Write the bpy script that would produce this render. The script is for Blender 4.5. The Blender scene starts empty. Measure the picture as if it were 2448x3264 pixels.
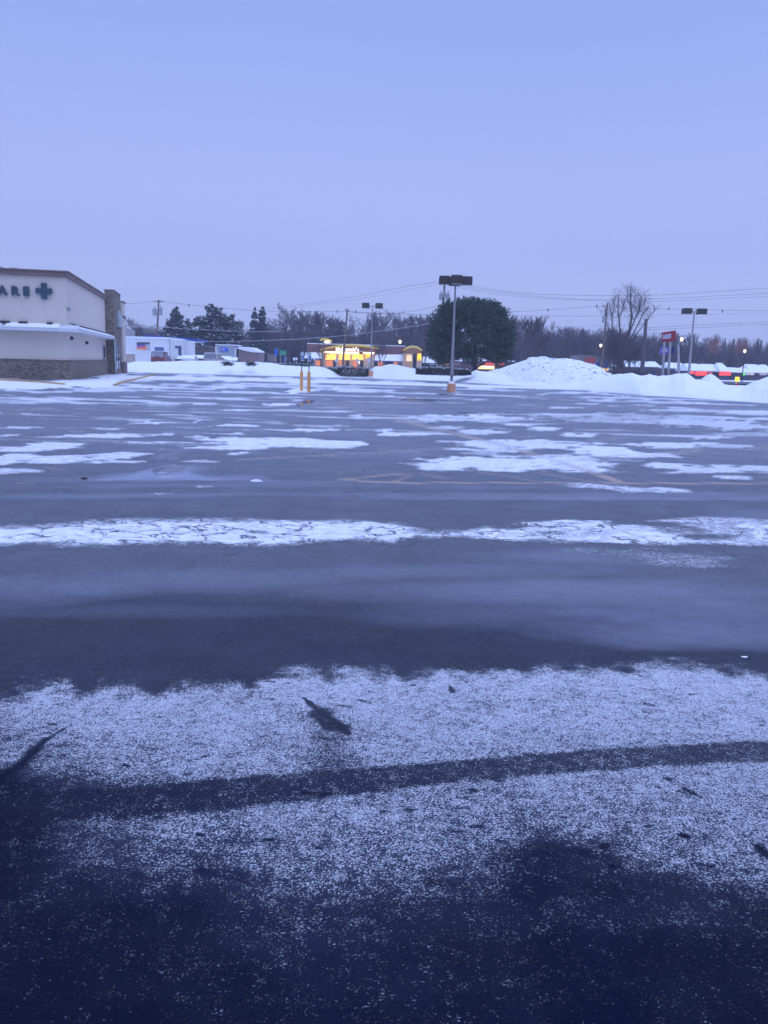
import bpy, math, random
import numpy as np
from mathutils import Vector, Matrix

# ------------------------------------------------------------------ camera
SC = bpy.context.scene
COL = SC.collection
FPX, W, H = 2735.0, 2448, 3264
PITCH, ROLL, CAMZ = math.radians(9.8), 0.027, 1.6
cd = bpy.data.cameras.new("camera"); cam = bpy.data.objects.new("camera", cd); COL.objects.link(cam)
RM = Matrix.Rotation(math.pi/2 - PITCH, 3, 'X') @ Matrix.Rotation(ROLL, 3, 'Z')
cam.matrix_world = Matrix.Translation((0, 0, CAMZ)) @ RM.to_4x4()
cd.sensor_fit = 'VERTICAL'; cd.sensor_height = 36; cd.lens = FPX/H*36
cd.clip_start = 0.05; cd.clip_end = 5000
SC.camera = cam

# ------------------------------------------------------------------ sky, sun, exposure
SUN_EL, SUN_ROT = math.radians(6), math.radians(200)
wd = bpy.data.worlds.new("World"); SC.world = wd; wd.use_nodes = True
nt = wd.node_tree; nt.nodes.clear()
out = nt.nodes.new('ShaderNodeOutputWorld')
sky = nt.nodes.new('ShaderNodeTexSky'); sky.sky_type = 'NISHITA'; sky.sun_disc = False
sky.sun_elevation = SUN_EL; sky.sun_rotation = SUN_ROT; sky.dust_density = 0.5; sky.ozone_density = 3
b1 = nt.nodes.new('ShaderNodeBackground'); b1.inputs[1].default_value = 0.06
nt.links.new(sky.outputs[0], b1.inputs[0])
tc = nt.nodes.new('ShaderNodeTexCoord'); sx = nt.nodes.new('ShaderNodeSeparateXYZ')
nt.links.new(tc.outputs['Generated'], sx.inputs[0])
cr = nt.nodes.new('ShaderNodeValToRGB'); cr.color_ramp.interpolation = 'EASE'
stops = [(0.0, (.134, .156, .258)), (0.02, (.132, .154, .256)), (.14, (.106, .130, .242)), (.42, (.077, .106, .228)),
         (.62, (.145, .195, .38)), (1.0, (.26, .335, .66))]
el = cr.color_ramp.elements
while len(el) < len(stops): el.new(0.5)
for e, (p, c) in zip(el, stops): e.position = p; e.color = (*c, 1)
nt.links.new(sx.outputs[2], cr.inputs[0])
nz = nt.nodes.new('ShaderNodeTexNoise'); nz.inputs['Scale'].default_value = 1.6; nz.inputs['Detail'].default_value = 3
mpw = nt.nodes.new('ShaderNodeMapping'); mpw.inputs['Scale'].default_value = (1, 1, 3.0)
nt.links.new(tc.outputs['Generated'], mpw.inputs[0]); nt.links.new(mpw.outputs[0], nz.inputs[0])
mr = nt.nodes.new('ShaderNodeMapRange'); mr.inputs[1].default_value = .3; mr.inputs[2].default_value = .7
mr.inputs[3].default_value = 3.95; mr.inputs[4].default_value = 4.12
nt.links.new(nz.outputs[0], mr.inputs[0])
b2 = nt.nodes.new('ShaderNodeBackground'); nt.links.new(cr.outputs[0], b2.inputs[0]); nt.links.new(mr.outputs[0], b2.inputs[1])
mx = nt.nodes.new('ShaderNodeMixShader'); mx.inputs[0].default_value = 0.95      # a near complete cloud veil
nt.links.new(b1.outputs[0], mx.inputs[1]); nt.links.new(b2.outputs[0], mx.inputs[2]); nt.links.new(mx.outputs[0], out.inputs[0])

sd = bpy.data.lights.new("sun", 'SUN'); sd.energy = 0.7; sd.angle = math.radians(60); sd.color = (.74, .84, 1.0)
sun = bpy.data.objects.new("sun", sd); COL.objects.link(sun)
sun.rotation_euler = (math.radians(28), math.radians(8), math.radians(20))
SC.view_settings.view_transform = 'Standard'; SC.view_settings.look = 'None'
SC.view_settings.exposure = 0.0; SC.view_settings.gamma = 1.0
SC.render.engine = 'CYCLES'
SC.cycles.volume_bounces = 0; SC.cycles.max_bounces = 6

# ------------------------------------------------------------------ helpers
def ray(px, py):
    return RM @ Vector(((px - W/2)/FPX, -(py - H/2)/FPX, -1.0))
def G(px, py, z=0.0):
    d = ray(px, py); t = (z - CAMZ)/d.z
    return Vector((d.x*t, d.y*t, z))
def at(px, py, Y):
    d = ray(px, py); t = Y/d.y
    return Vector((d.x*t, Y, CAMZ + d.z*t))
ORG = {}
def tag(o, label=None, cat=None, group=None, kind=None):
    if label: o['label'] = label
    if cat: o['category'] = cat
    if group: o['group'] = group
    if kind: o['kind'] = kind
    return o
def thing(name, loc, label, cat, group=None, rz=0):
    o = bpy.data.objects.new(name, None); COL.objects.link(o); o.location = loc; o.rotation_euler = (0, 0, rz)
    o.empty_display_size = .3
    ORG[o.name] = (Vector(loc), rz)
    return tag(o, label, cat, group)
def link_mesh(name, me, mats, parent=None, smooth=False):
    o = bpy.data.objects.new(name, me); COL.objects.link(o)
    for m in (mats if isinstance(mats, (list, tuple)) else [mats]): me.materials.append(m)
    if parent is not None:
        o.parent = parent; ORG[o.name] = ORG.get(parent.name, (Vector((0, 0, 0)), 0))
    if smooth: me.polygons.foreach_set('use_smooth', [True]*len(me.polygons))
    return o
class MB:
    def __init__(s): s.v = []; s.f = []; s.mi = []
    def add(s, vs, fs, m=0):
        n = len(s.v); s.v += [tuple(v) for v in vs]; s.f += [tuple(i+n for i in f) for f in fs]; s.mi += [m]*len(fs); return s
    def box(s, x0, x1, y0, y1, z0, z1, m=0):
        return s.add([(x0,y0,z0),(x1,y0,z0),(x1,y1,z0),(x0,y1,z0),(x0,y0,z1),(x1,y0,z1),(x1,y1,z1),(x0,y1,z1)],
              [(0,3,2,1),(4,5,6,7),(0,1,5,4),(1,2,6,5),(2,3,7,6),(3,0,4,7)], m)
    def cbox(s, c, d, m=0):
        return s.box(c[0]-d[0]/2, c[0]+d[0]/2, c[1]-d[1]/2, c[1]+d[1]/2, c[2]-d[2]/2, c[2]+d[2]/2, m)
    def tube(s, pts, rs, n=8, m=0, caps=True):
        pts = [Vector(p) for p in pts]
        if not isinstance(rs, (list, tuple)): rs = [rs]*len(pts)
        vs = []
        for i, p in enumerate(pts):
            t = (pts[min(i+1, len(pts)-1)] - pts[max(i-1, 0)]).normalized()
            a = Vector((0,0,1)) if abs(t.z) < .9 else Vector((1,0,0))
            u = t.cross(a).normalized(); w = t.cross(u)
            for k in range(n):
                an = 2*math.pi*k/n
                vs.append(p + (u*math.cos(an) + w*math.sin(an))*rs[i])
        fs = []
        for i in range(len(pts)-1):
            for k in range(n):
                fs.append((i*n+k, i*n+(k+1)%n, (i+1)*n+(k+1)%n, (i+1)*n+k))
        if caps: fs += [tuple(range(n)), tuple(range((len(pts)-1)*n, len(pts)*n))[::-1]]
        return s.add(vs, fs, m)
    def prism(s, poly, axis, a, b, m=0):
        # poly: 2D outline; axis 'y': (x,z) outline extruded from y=a to b ; axis 'x': (y,z) ; axis 'z': (x,y)
        f = {'y': lambda p, t: (p[0], t, p[1]), 'x': lambda p, t: (t, p[0], p[1]), 'z': lambda p, t: (p[0], p[1], t)}[axis]
        n = len(poly)
        return s.add([f(p, a) for p in poly] + [f(p, b) for p in poly],
              [tuple(range(n)), tuple(range(n, 2*n))[::-1]] + [(i, i+n, (i+1)%n+n, (i+1)%n) for i in range(n)], m)
    def build(s, name, mats, parent=None, smooth=False, world=False, bevel=0):
        vs = s.v
        if world and parent is not None:
            org, rz = ORG[parent.name]
            vs = [tuple(Vector(v) - org) for v in vs]
        me = bpy.data.meshes.new(name); me.from_pydata(vs, [], s.f); me.update()
        o = link_mesh(name, me, mats, parent, smooth)
        if any(s.mi): me.polygons.foreach_set('material_index', s.mi)
        import bmesh
        bm = bmesh.new(); bm.from_mesh(me); bmesh.ops.recalc_face_normals(bm, faces=bm.faces)
        if bevel: bmesh.ops.bevel(bm, geom=list(bm.edges), offset=bevel, segments=2, affect='EDGES', profile=.6)
        bm.to_mesh(me); bm.free()
        return o
def pbox(mb, x0, y0, x1, y1, Y, dep, m=0):
    """box whose front face at depth Y spans the given photo pixels (converted to metres)"""
    xm, ym = (x0+x1)/2, (y0+y1)/2
    xa = at(x0, ym, Y).x; xb = at(x1, ym, Y).x; zt = at(xm, y0, Y).z; zb = at(xm, y1, Y).z
    return mb.box(xa, xb, Y, Y+dep, zb, zt, m)

# ------------------------------------------------------------------ materials
MATS = {}
def mat(name, col, rough=.7, var=.12, scale=3.0, metal=0.0, emit=None, es=1.0, bump=0.0, spec=.4, col2=None, coat=0.0):
    if name in MATS: return MATS[name]
    m = bpy.data.materials.new(name); m.use_nodes = True; n = m.node_tree; p = n.nodes['Principled BSDF']
    g = n.nodes.new('ShaderNodeNewGeometry') if False else n.nodes.new('ShaderNodeTexCoord')
    no = n.nodes.new('ShaderNodeTexNoise'); no.inputs['Scale'].default_value = scale; no.inputs['Detail'].default_value = 6
    no.inputs['Roughness'].default_value = .65
    n.links.new(g.outputs['Object'], no.inputs[0])
    mp = n.nodes.new('ShaderNodeMapRange'); mp.inputs[1].default_value = .25; mp.inputs[2].default_value = .75
    n.links.new(no.outputs[0], mp.inputs[0])
    mi = n.nodes.new('ShaderNodeMix'); mi.data_type = 'RGBA'
    a = [min(1, c*(1-var)) for c in col]; b = [min(1, c*(1+var)) for c in (col2 or col)]
    mi.inputs[6].default_value = (*a, 1); mi.inputs[7].default_value = (*b, 1)
    n.links.new(mp.outputs[0], mi.inputs[0]); n.links.new(mi.outputs[2], p.inputs['Base Color'])
    p.inputs['Roughness'].default_value = rough; p.inputs['Metallic'].default_value = metal
    p.inputs['Specular IOR Level'].default_value = spec; p.inputs['Coat Weight'].default_value = coat
    if emit: p.inputs['Emission Color'].default_value = (*emit, 1); p.inputs['Emission Strength'].default_value = es
    if bump:
        bp = n.nodes.new('ShaderNodeBump'); bp.inputs['Strength'].default_value = bump; bp.inputs['Distance'].default_value = .05
        n.links.new(no.outputs[0], bp.inputs['Height']); n.links.new(bp.outputs[0], p.inputs['Normal'])
    MATS[name] = m; return m

M_STUCCO = mat('stucco', (.66, .585, .51), .9, .06, 2.5, bump=.15)
M_TRIM = mat('roof_trim', (.20, .14, .13), .7, .15, 2)
M_WHITE = mat('white_paint', (.74, .75, .76), .6, .07, 1.2)
M_METALW = mat('white_metal', (.62, .64, .68), .4, .08, 2)
M_SNOW = mat('snow_cap', (.86, .88, .92), .85, .04, 3, bump=.4)
M_DARK = mat('dark_metal', (.035, .033, .04), .5, .3, 4)
M_LAMPBOX = mat('lamp_housing', (.06, .05, .045), .55, .3, 4)
M_GALV = mat('galvanised_steel', (.34, .33, .34), .45, .15, 3, metal=.35)
M_WOODP = mat('pole_wood', (.16, .11, .09), .9, .25, 2)
M_ORANGE = mat('orange_paint', (.80, .36, .10), .6, .15, 5)
M_SALMON = mat('painted_concrete', (.70, .33, .19), .85, .25, 6, bump=.3)
M_GLASS = mat('window_glass', (.05, .07, .12), .08, .2, 1.0, spec=.8)
M_GREY = mat('grey_paint', (.32, .33, .35), .6, .1, 2)
M_TEAL = mat('teal_sign_letters', (.035, .075, .115), .5, .2, 6)
M_SPOUT = mat('pale_blue_downspout', (.42, .56, .62), .4, .1, 2)
M_SIGNW = mat('sign_white', (.72, .78, .80), .4, .04, 4)
M_SIGNB = mat('sign_blue', (.02, .10, .36), .4, .1, 4)
M_SIGNG = mat('sign_green', (.03, .25, .13), .4, .1, 4)
M_BARK = mat('bark', (.085, .07, .075), .95, .3, 3)
M_TWIG = mat('twig_bark', (.115, .092, .105), .95, .25, .4)
M_NEEDLE = mat('pine_needles', (.030, .052, .036), .8, .5, .9, col2=(.055, .085, .06))
M_SPRUCE = mat('spruce_needles', (.05, .07, .06), .8, .4, .9)
M_HEDGE = mat('hedge_leaves', (.028, .030, .030), .85, .5, 2.0, col2=(.09, .085, .07))
M_BROWN = mat('brown_roof', (.155, .062, .06), .7, .15, 1.2)
M_TAN = mat('tan_stucco', (.40, .33, .29), .9, .08, 1.0)
M_YELLOWR = mat('yellow_roof_edge', (.72, .52, .06), .5, .08, 2, emit=(.8, .55, .05), es=.12)
M_GLOW = mat('lit_fascia', (.9, .8, .6), .6, .03, 1, emit=(1.0, .80, .46), es=1.8)
M_AWNING = mat('backlit_yellow_awning', (.85, .5, .08), .6, .05, 2, emit=(1.0, .52, .05), es=1.05, col2=(.95, .62, .15))
M_LETTER = mat('lit_white_letters', (.9, .9, .85), .5, .02, 2, emit=(1, .95, .85), es=1.2)
M_MYEL = mat('lit_yellow_letter', (.9, .6, .05), .5, .02, 2, emit=(1, .60, .03), es=1.1)
M_WARMWIN = mat('warm_lit_window', (.35, .12, .08), .3, .5, 1.2, emit=(.85, .28, .12), es=.8)
M_WARMWALL = mat('light_lit_stone', (.55, .42, .33), .85, .1, 2)
M_LAMP = mat('lit_lamp_globe', (1, .9, .7), .4, .01, 2, emit=(1.0, .74, .42), es=1.9)
M_REDLIT = mat('red_lit_sign', (.8, .06, .05), .5, .25, .6, emit=(1.0, .07, .06), es=1.4)
M_YLIT = mat('yellow_lit_sign', (.9, .8, .05), .5, .05, 2, emit=(1.0, .88, .03), es=1.0)
M_GLIT = mat('green_lit_sign', (.1, .7, .1), .5, .05, 2, emit=(.10, .75, .10), es=1.0)
M_OLIT = mat('amber_lit_sign', (.9, .5, .15), .5, .1, 2, emit=(1.0, .50, .16), es=1.3)
M_RED = mat('red_panel', (.42, .022, .045), .5, .1, 2)
M_NAVY = mat('navy_panel', (.02, .025, .16), .5, .2, 2)
M_LAV = mat('lavender_panel', (.10, .09, .50), .5, .3, 2, emit=(.12, .1, .6), es=.25)
M_BLUECAN = mat('blue_canopy', (.02, .06, .33), .5, .15, 2)
M_TYRE = mat('tyre_rubber', (.02, .02, .022), .8, .1, 4)
M_TAIL = mat('tail_lamp', (.5, .02, .02), .3, .05, 4)
M_BRICK = mat('dark_brick', (.11, .07, .08), .9, .25, 2)
M_PALE = mat('pale_lettering', (.62, .64, .74), .5, .1, 4)
M_WIRE = mat('wire_insulation', (.045, .045, .06), .7, .1, 1)
M_PWIRE = mat('pale_cable', (.38, .38, .42), .7, .1, 1)

def stone_mat():
    m = mat('rough_stone', (.12, .105, .10), .9, .3, 3, bump=.5); n = m.node_tree; p = n.nodes['Principled BSDF']
    t = n.nodes.new('ShaderNodeTexCoord'); mp = n.nodes.new('ShaderNodeMapping'); mp.inputs['Scale'].default_value = (3.5, 3.5, 9)
    v = n.nodes.new('ShaderNodeTexVoronoi'); v.inputs['Scale'].default_value = 1.7
    n.links.new(t.outputs['Object'], mp.inputs[0]); n.links.new(mp.outputs[0], v.inputs[0])
    r = n.nodes.new('ShaderNodeValToRGB'); r.color_ramp.elements[0].color = (.10, .085, .075, 1); r.color_ramp.elements[1].color = (.30, .235, .19, 1)
    sp = n.nodes.new('ShaderNodeSeparateColor'); n.links.new(v.outputs['Color'], sp.inputs[0]); n.links.new(sp.outputs[0], r.inputs[0])
    n.links.new(r.outputs[0], p.inputs['Base Color'])
    return m
M_STONE = stone_mat()

def snow_mat(name, dirt=.15, scale=1.2):
    m = bpy.data.materials.new(name); m.use_nodes = True; n = m.node_tree; p = n.nodes['Principled BSDF']
    t = n.nodes.new('ShaderNodeTexCoord')
    a = n.nodes.new('ShaderNodeTexNoise'); a.inputs['Scale'].default_value = scale; a.inputs['Detail'].default_value = 8; a.inputs['Roughness'].default_value = .7
    n.links.new(t.outputs['Object'], a.inputs[0])
    v = n.nodes.new('ShaderNodeTexNoise'); v.inputs['Scale'].default_value = scale*1.9; v.inputs['Detail'].default_value = 3
    n.links.new(t.outputs['Object'], v.inputs[0])
    r = n.nodes.new('ShaderNodeMapRange'); r.inputs[1].default_value = .60 if dirt > .5 else .62; r.inputs[2].default_value = .68 if dirt > .5 else .74
    r.inputs[3].default_value = 0; r.inputs[4].default_value = dirt
    n.links.new(v.outputs[0], r.inputs[0])
    mi = n.nodes.new('ShaderNodeMix'); mi.data_type = 'RGBA'; mi.inputs[6].default_value = (.82, .83, .86, 1); mi.inputs[7].default_value = (.25, .25, .28, 1)
    n.links.new(r.outputs[0], mi.inputs[0]); n.links.new(mi.outputs[2], p.inputs['Base Color'])
    p.inputs['Roughness'].default_value = .8; p.inputs['Specular IOR Level'].default_value = .25
    bp = n.nodes.new('ShaderNodeBump'); bp.inputs['Strength'].default_value = .6; bp.inputs['Distance'].default_value = .12
    n.links.new(a.outputs[0], bp.inputs['Height']); n.links.new(bp.outputs[0], p.inputs['Normal'])
    return m
M_BANK = snow_mat('bank_snow', .15, 1.1)
M_PILE = snow_mat('ploughed_snow', .9, 1.6)

# ------------------------------------------------------------------ numpy noise
def vnoise(x, y, seed=0):
    rs = np.random.RandomState(seed); T = rs.rand(256, 256)
    xi = np.floor(x).astype(int); yi = np.floor(y).astype(int); fx = x-xi; fy = y-yi
    fx = fx*fx*(3-2*fx); fy = fy*fy*(3-2*fy)
    a = T[xi % 256, yi % 256]; b = T[(xi+1) % 256, yi % 256]; c = T[xi % 256, (yi+1) % 256]; d = T[(xi+1) % 256, (yi+1) % 256]
    return (a*(1-fx)+b*fx)*(1-fy) + (c*(1-fx)+d*fx)*fy
def fbm(x, y, seed=0, o=4):
    s = 0; a = .5; t = 0
    for i in range(o):
        s = s + a*vnoise(x*2**i + 17.3*i, y*2**i + 5.1*i, seed+i); t += a; a *= .55
    return s/t
def grid_mesh(name, X, Y, Z, mats, attrs=None, parent=None):
    nr, nc = X.shape
    co = np.stack([X, Y, Z], -1).reshape(-1, 3).astype(np.float32)
    i = np.arange(nr*nc).reshape(nr, nc)
    q = np.stack([i[:-1, :-1], i[:-1, 1:], i[1:, 1:], i[1:, :-1]], -1).reshape(-1, 4)
    me = bpy.data.meshes.new(name)
    me.vertices.add(len(co)); me.vertices.foreach_set('co', co.ravel())
    me.loops.add(q.size); me.loops.foreach_set('vertex_index', q.ravel().astype(np.int32))
    me.polygons.add(len(q)); me.polygons.foreach_set('loop_start', np.arange(0, q.size, 4, dtype=np.int32))
    me.polygons.foreach_set('loop_total', np.full(len(q), 4, dtype=np.int32))
    me.polygons.foreach_set('use_smooth', np.ones(len(q), dtype=bool))
    me.update(calc_edges=True)
    for k, a in (attrs or {}).items():
        at_ = me.attributes.new(k, 'FLOAT', 'POINT'); at_.data.foreach_set('value', a.reshape(-1).astype(np.float32))
    return link_mesh(name, me, mats, parent)

# ------------------------------------------------------------------ parking lot surface
def build_lot():
    A = np.tan(np.linspace(math.radians(-39), math.radians(39), 1000))
    inv = np.linspace(1/1.15, 1/104.0, 860)
    Yg = (1/inv)[:, None]*np.ones_like(A)[None, :]
    Xg = A[None, :]*Yg
    snow = np.zeros_like(Xg); frost = np.zeros_like(Xg); wet = np.zeros_like(Xg); paint = np.zeros_like(Xg); dark = np.zeros_like(Xg)
    # domain warp, isotropic in metres and growing with patch size
    wx = (fbm(Xg*.9, Yg*.9, 3)-.5); wy = (fbm(Xg*.9, Yg*.9, 9)-.5)
    wx2 = (fbm(Xg*.22, Yg*.22, 13)-.5); wy2 = (fbm(Xg*.22, Yg*.22, 19)-.5)
    NZ1 = fbm(Xg*.42, Yg*1.1, 33, 4); NZ2 = fbm(Xg*1.5, Yg*3.6, 37, 3); NZ3 = fbm(Xg*5, Yg*9, 39, 3)
    wx4 = (fbm(Xg*.5, Yg*2.0, 23)-.5)*2; wy4 = (fbm(Xg*.8, Yg*1.6, 29)-.5)*2
    Z = lambda k, x, y: (k*1224 + x*.7378, 1150 + y*.7378)
    V = lambda x, y: (x*1.4756, y*1.4756)
    def frac(cx, cy, rx, ry):
        c = G(cx, cy); a = abs(G(cx+rx, cy).x - G(cx-rx, cy).x)/2; f0 = G(cx, cy-ry).y; f1 = G(cx, cy+ry).y
        b = abs(f0-f1)/2; sl = (G(cx+rx, cy).y - G(cx-rx, cy).y)/(2*a)
        k = min(1, b/2.0)
        x = Xg + wx*1.0*k + wx2*min(5, a*.5) + wx4*min(1.0, a*.2); y = Yg + wy*1.0*k + wy2*min(2, b*.5) + wy4*min(.5, b*.3)
        u = (x-c.x)/a; v = (y - (f0+f1)/2 - sl*(x-c.x))/b
        return 1 - (u*u+v*v)
    def ell(tgt, cx, cy, rx, ry, amt=1.0, soft=.62):
        s = np.clip((frac(cx, cy, rx*1.14, ry*1.15) + ((NZ1-.5)*1.5 + (NZ2-.5)*1.7 + (NZ3-.5)*1.0)*(.9 if tgt is snow else .3))/soft, 0, 1)*amt
        np.maximum(tgt, s, out=tgt)
    L = [ # zoom frame 0 : left half
      (0,30,325,45,8,1),(0,80,290,90,7,.9),(0,150,267,55,6,.8),(0,240,330,110,7,.75),(0,440,325,200,11,1),(0,470,297,70,6,.9),(0,620,272,115,9,1),
      (0,600,258,60,4,.9),(0,320,307,60,4,.6),(0,180,380,195,19,1),(0,60,428,115,24,1),(0,50,480,115,12,.9),(0,280,427,125,20,1),(0,545,406,150,12,1),
      (0,530,438,115,6,.95),(0,470,420,85,9,.95),(0,850,262,22,3,1),(0,1000,284,150,7,1),(0,1020,300,180,4,.7),(0,980,315,150,5,.95),(0,1350,302,235,10,1),
      (0,1150,265,200,5,.55),(0,1380,283,130,6,.75),(0,1200,357,400,22,1.1),(0,700,355,180,7,.95),(0,1050,372,210,14,1),(0,1420,368,170,14,1),(0,700,322,60,5,.9),
      (0,850,330,60,5,.9),(0,1040,403,55,7,.95),(0,870,435,90,7,.8),(0,715,483,36,6,.75),(0,885,545,52,5,.95),(0,1102,522,23,3.5,1.2),(0,700,577,50,3,.6),
      (0,970,580,22,2.5,.9),(0,400,184,165,4,1),(0,640,191,120,2.5,.8),(0,900,121,110,4,.95),(0,950,133,85,3,.9),(0,1300,133,80,10,1.1),(0,1215,191,95,7,1.1),
      (0,1440,203,140,5,.8),(0,1540,237,32,4,.95),(0,90,185,70,3,.8),(0,310,230,45,3,.8),(0,130,112,190,20,1.15),(0,330,130,110,14,.8),(0,520,128,170,10,.75),
      (0,430,95,130,10,.7),(0,250,160,60,3,.5),(0,910,78,25,3,.8),(0,620,90,110,6,.6),(0,1600,255,60,5,.8),
      # zoom frame 1 : right half
      (1,260,250,150,11,.95),(1,480,245,210,10,1),(1,720,237,160,9,.8),(1,1100,250,470,20,.75),(1,1430,277,330,22,.88),(1,1250,218,250,8,.6),(1,1350,187,60,4,.5),
      (1,770,203,90,6,.85),(1,870,184,78,5,.95),(1,1020,158,75,4,.8),(1,880,158,60,3,.75),(1,580,277,78,6,1),(1,700,297,78,9,1),(1,860,323,95,7,1),
      (1,450,308,115,11,.95),(1,140,321,160,8,1),(1,15,300,55,7,1),(1,140,262,100,7,.8),(1,270,290,85,10,.85),(1,1340,331,115,9,.9),(1,1200,365,210,14,1),
      (1,1490,370,190,6,.85),(1,650,372,350,20,1),(1,960,388,160,25,1.05),(1,1050,407,205,13,.95),(1,430,405,105,10,.75),(1,560,452,310,30,1.05),
      (1,730,440,250,22,1.0),(1,260,465,85,16,1),(1,1210,460,115,15,1),(1,1400,470,260,17,.95),(1,1590,472,110,15,.95),(1,1520,508,85,8,.9),
      (1,1040,556,360,18,.95),(1,850,540,150,12,.85),(1,380,322,120,6,.5),(1,980,430,120,8,.6),(1,1300,400,160,6,.6),
      (1,660,150,60,3,.5),(1,480,118,60,3,.55),(1,60,85,70,4,.6),(1,150,107,90,3,.6),(1,300,112,45,2,1),(1,1300,245,350,6,.8),(1,590,165,50,3,.5),(1,20,150,35,3,.8),(1,170,200,18,2.5,1),(1,205,213,10,2,1)]
    for k, x, y, rx, ry, a in L:
        cx, cy = Z(k, x, y); ell(snow, cx, cy, rx*.7378, ry*.7378*1.1, a)
    # far scattered streaks of old snow
    far = np.clip((Yg-13)/12, 0, 1)*np.clip((100-Yg)/5, 0, 1)
    st = fbm(Xg*.14, Yg*.45, 31, 4); st2 = fbm(Xg*.45, Yg*1.6, 41, 3)
    dens = np.clip(.64 - .0016*np.clip(Yg-30, 0, 60), .5, .7)
    snow = np.maximum(snow, np.clip((st*.55+st2*.45 - dens + .125)/.10, 0, 1)*far*.92)
    st3 = fbm(Xg*.3, Yg*1.3, 47, 4); snow = np.maximum(snow, np.clip((st3-.60)/.12, 0, 1)*np.clip((Yg-12)/6, 0, 1)*np.clip((60-Yg)/20, 0, 1)*.75)
    # frosty, thinly iced sweeps
    for x, y, rx, ry, a in [(745,383,100,8,.5),(745,402,35,28,.55),(640,500,270,24,.62),(780,470,130,22,.6),(1000,508,210,12,.55),(1300,525,300,7,.35)]:
        cx, cy = Z(0, x, y); ell(frost, cx, cy, rx*.7378, ry*.7378, a, .8)
    FILM = True
    cx, cy = Z(0, 735, 465)
    hole = np.clip(frac(cx, cy, 62*.7378, 20*.7378)/.5, 0, 1); frost *= 1-hole
    for x, y, rx, ry, a in [(130,405,90,20,.6),(900,594,900,8,.6),(400,597,500,6,.45),(1250,575,420,14,.5),(500,545,500,12,.25)]:
        cx, cy = Z(1, x, y); ell(frost, cx, cy, rx*.7378, ry*.7378, a, .8)
    for x, y, rx, ry, a in [(60,1275,330,38,.42),(430,1255,300,30,.30),(1250,1290,520,34,.45),(1500,1350,420,62,.62),(1150,1330,420,34,.34),(1330,1205,260,20,.36),(1000,1235,400,16,.25),
                            (500,1050,600,6,.3),(300,1072,500,6,.4),(1300,1072,700,6,.45),(300,1320,500,16,.2),(150,1035,200,8,.3),(1660,1130,120,30,.35)]:
        cx, cy = V(x, y); ell(frost, cx, cy, rx*1.4756, ry*1.4756, a, 1.0)
    frost = np.maximum(frost, np.clip((Yg-10)/9, 0, 1)*(.16+.50*fbm(Xg*.25, Yg*.7, 43, 4)))*(1-hole)
    # cracked snow band
    def band(up, lo, amt, e0, e1, tgt):
        ux = [G(*V(*p)) for p in up]; lx = [G(*V(*p)) for p in lo]
        xs = Xg
        # compare along bearing: interpolate the depth of each border over tan(bearing)
        tb = Xg/Yg
        yu = np.interp(tb, [p.x/p.y for p in ux], [p.y for p in ux]); yl = np.interp(tb, [p.x/p.y for p in lx], [p.y for p in lx])
        n1 = (fbm(Xg*1.6, Yg*1.6, 51)-.5); n2 = (fbm(Xg*6, Yg*6, 61)-.5)
        s = np.minimum((yu - Yg)/e0, (Yg - yl)/e1) + n1*1.1 + n2*.7
        s = np.clip(s, 0, 1)*amt
        np.maximum(tgt, s, out=tgt)
    band([(-700,1128),(0,1128),(110,1124),(200,1118),(300,1116),(450,1113),(600,1118),(640,1114),(760,1114),(850,1122),(900,1134),(1000,1135),(1050,1127),(1130,1136),(1170,1146)],
         [(-700,1182),(0,1182),(150,1183),(300,1182),(450,1183),(560,1186),(640,1184),(690,1178),(760,1172),(850,1178),(900,1168),(1000,1166),(1100,1178),(1170,1172)], 1.1, .45, .22, snow)
    for x, y, rx, ry, a in [(1230,1133,110,11,1),(1290,1150,150,20,.95),(1400,1162,95,13,1.1),(1200,1165,90,10,.6),(1450,1150,90,12,.6),(1540,1128,130,9,.8),(1600,1150,110,24,.8),(1690,1155,80,22,1.1),
                            (1330,1190,120,14,.42),(1450,1205,130,18,.5)]:
        cx, cy = V(x, y); ell(snow, cx, cy, rx*1.4756, ry*1.4756, a, .7)
    zv = lambda L_: [(x*.5, (1150+y*.7378)/1.4756) for x, y in L_]
    fm = np.zeros_like(frost)
    band(zv([(360,519),(400,508),(480,494),(560,482),(620,470),(660,458),(720,446),(750,440),(790,455),(830,480),(900,494),(1000,503),(1150,508),(1300,518)]), zv([(360,523),(500,522),(900,521),(1300,522)]), 1.0, .35, .2, fm)
    band(zv([(715,378),(730,376),(780,378)]), zv([(715,400),(735,446),(770,442),(780,400)]), .8, 2., 1., fm)
    hh = np.clip(frac(*Z(0, 735, 470), 75*.7378, 18*.7378)/.3, 0, 1); fm = fm*(1-hh*.9)
    frost = np.maximum(frost, fm)
    q_ = lambda L_: [(x/1.4756, y/1.4756) for x, y in L_]
    band(q_([(-600,1206),(0,1211),(120,1213),(215,1216),(300,1206),(365,1199),(410,1194)]), q_([(-600,1236),(0,1243),(110,1246),(190,1237),(260,1234),(300,1240),(350,1236),(410,1205)]), 1.05, 1.2, 1.2, snow)
    for x, y, rx, ry, a in [(330,1236,120,5,.9),(430,1243,110,4,.85),(470,1214,70,4,.8),(520,1232,60,3,.7)]: ell(snow, x, y, rx, ry, a)
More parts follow.
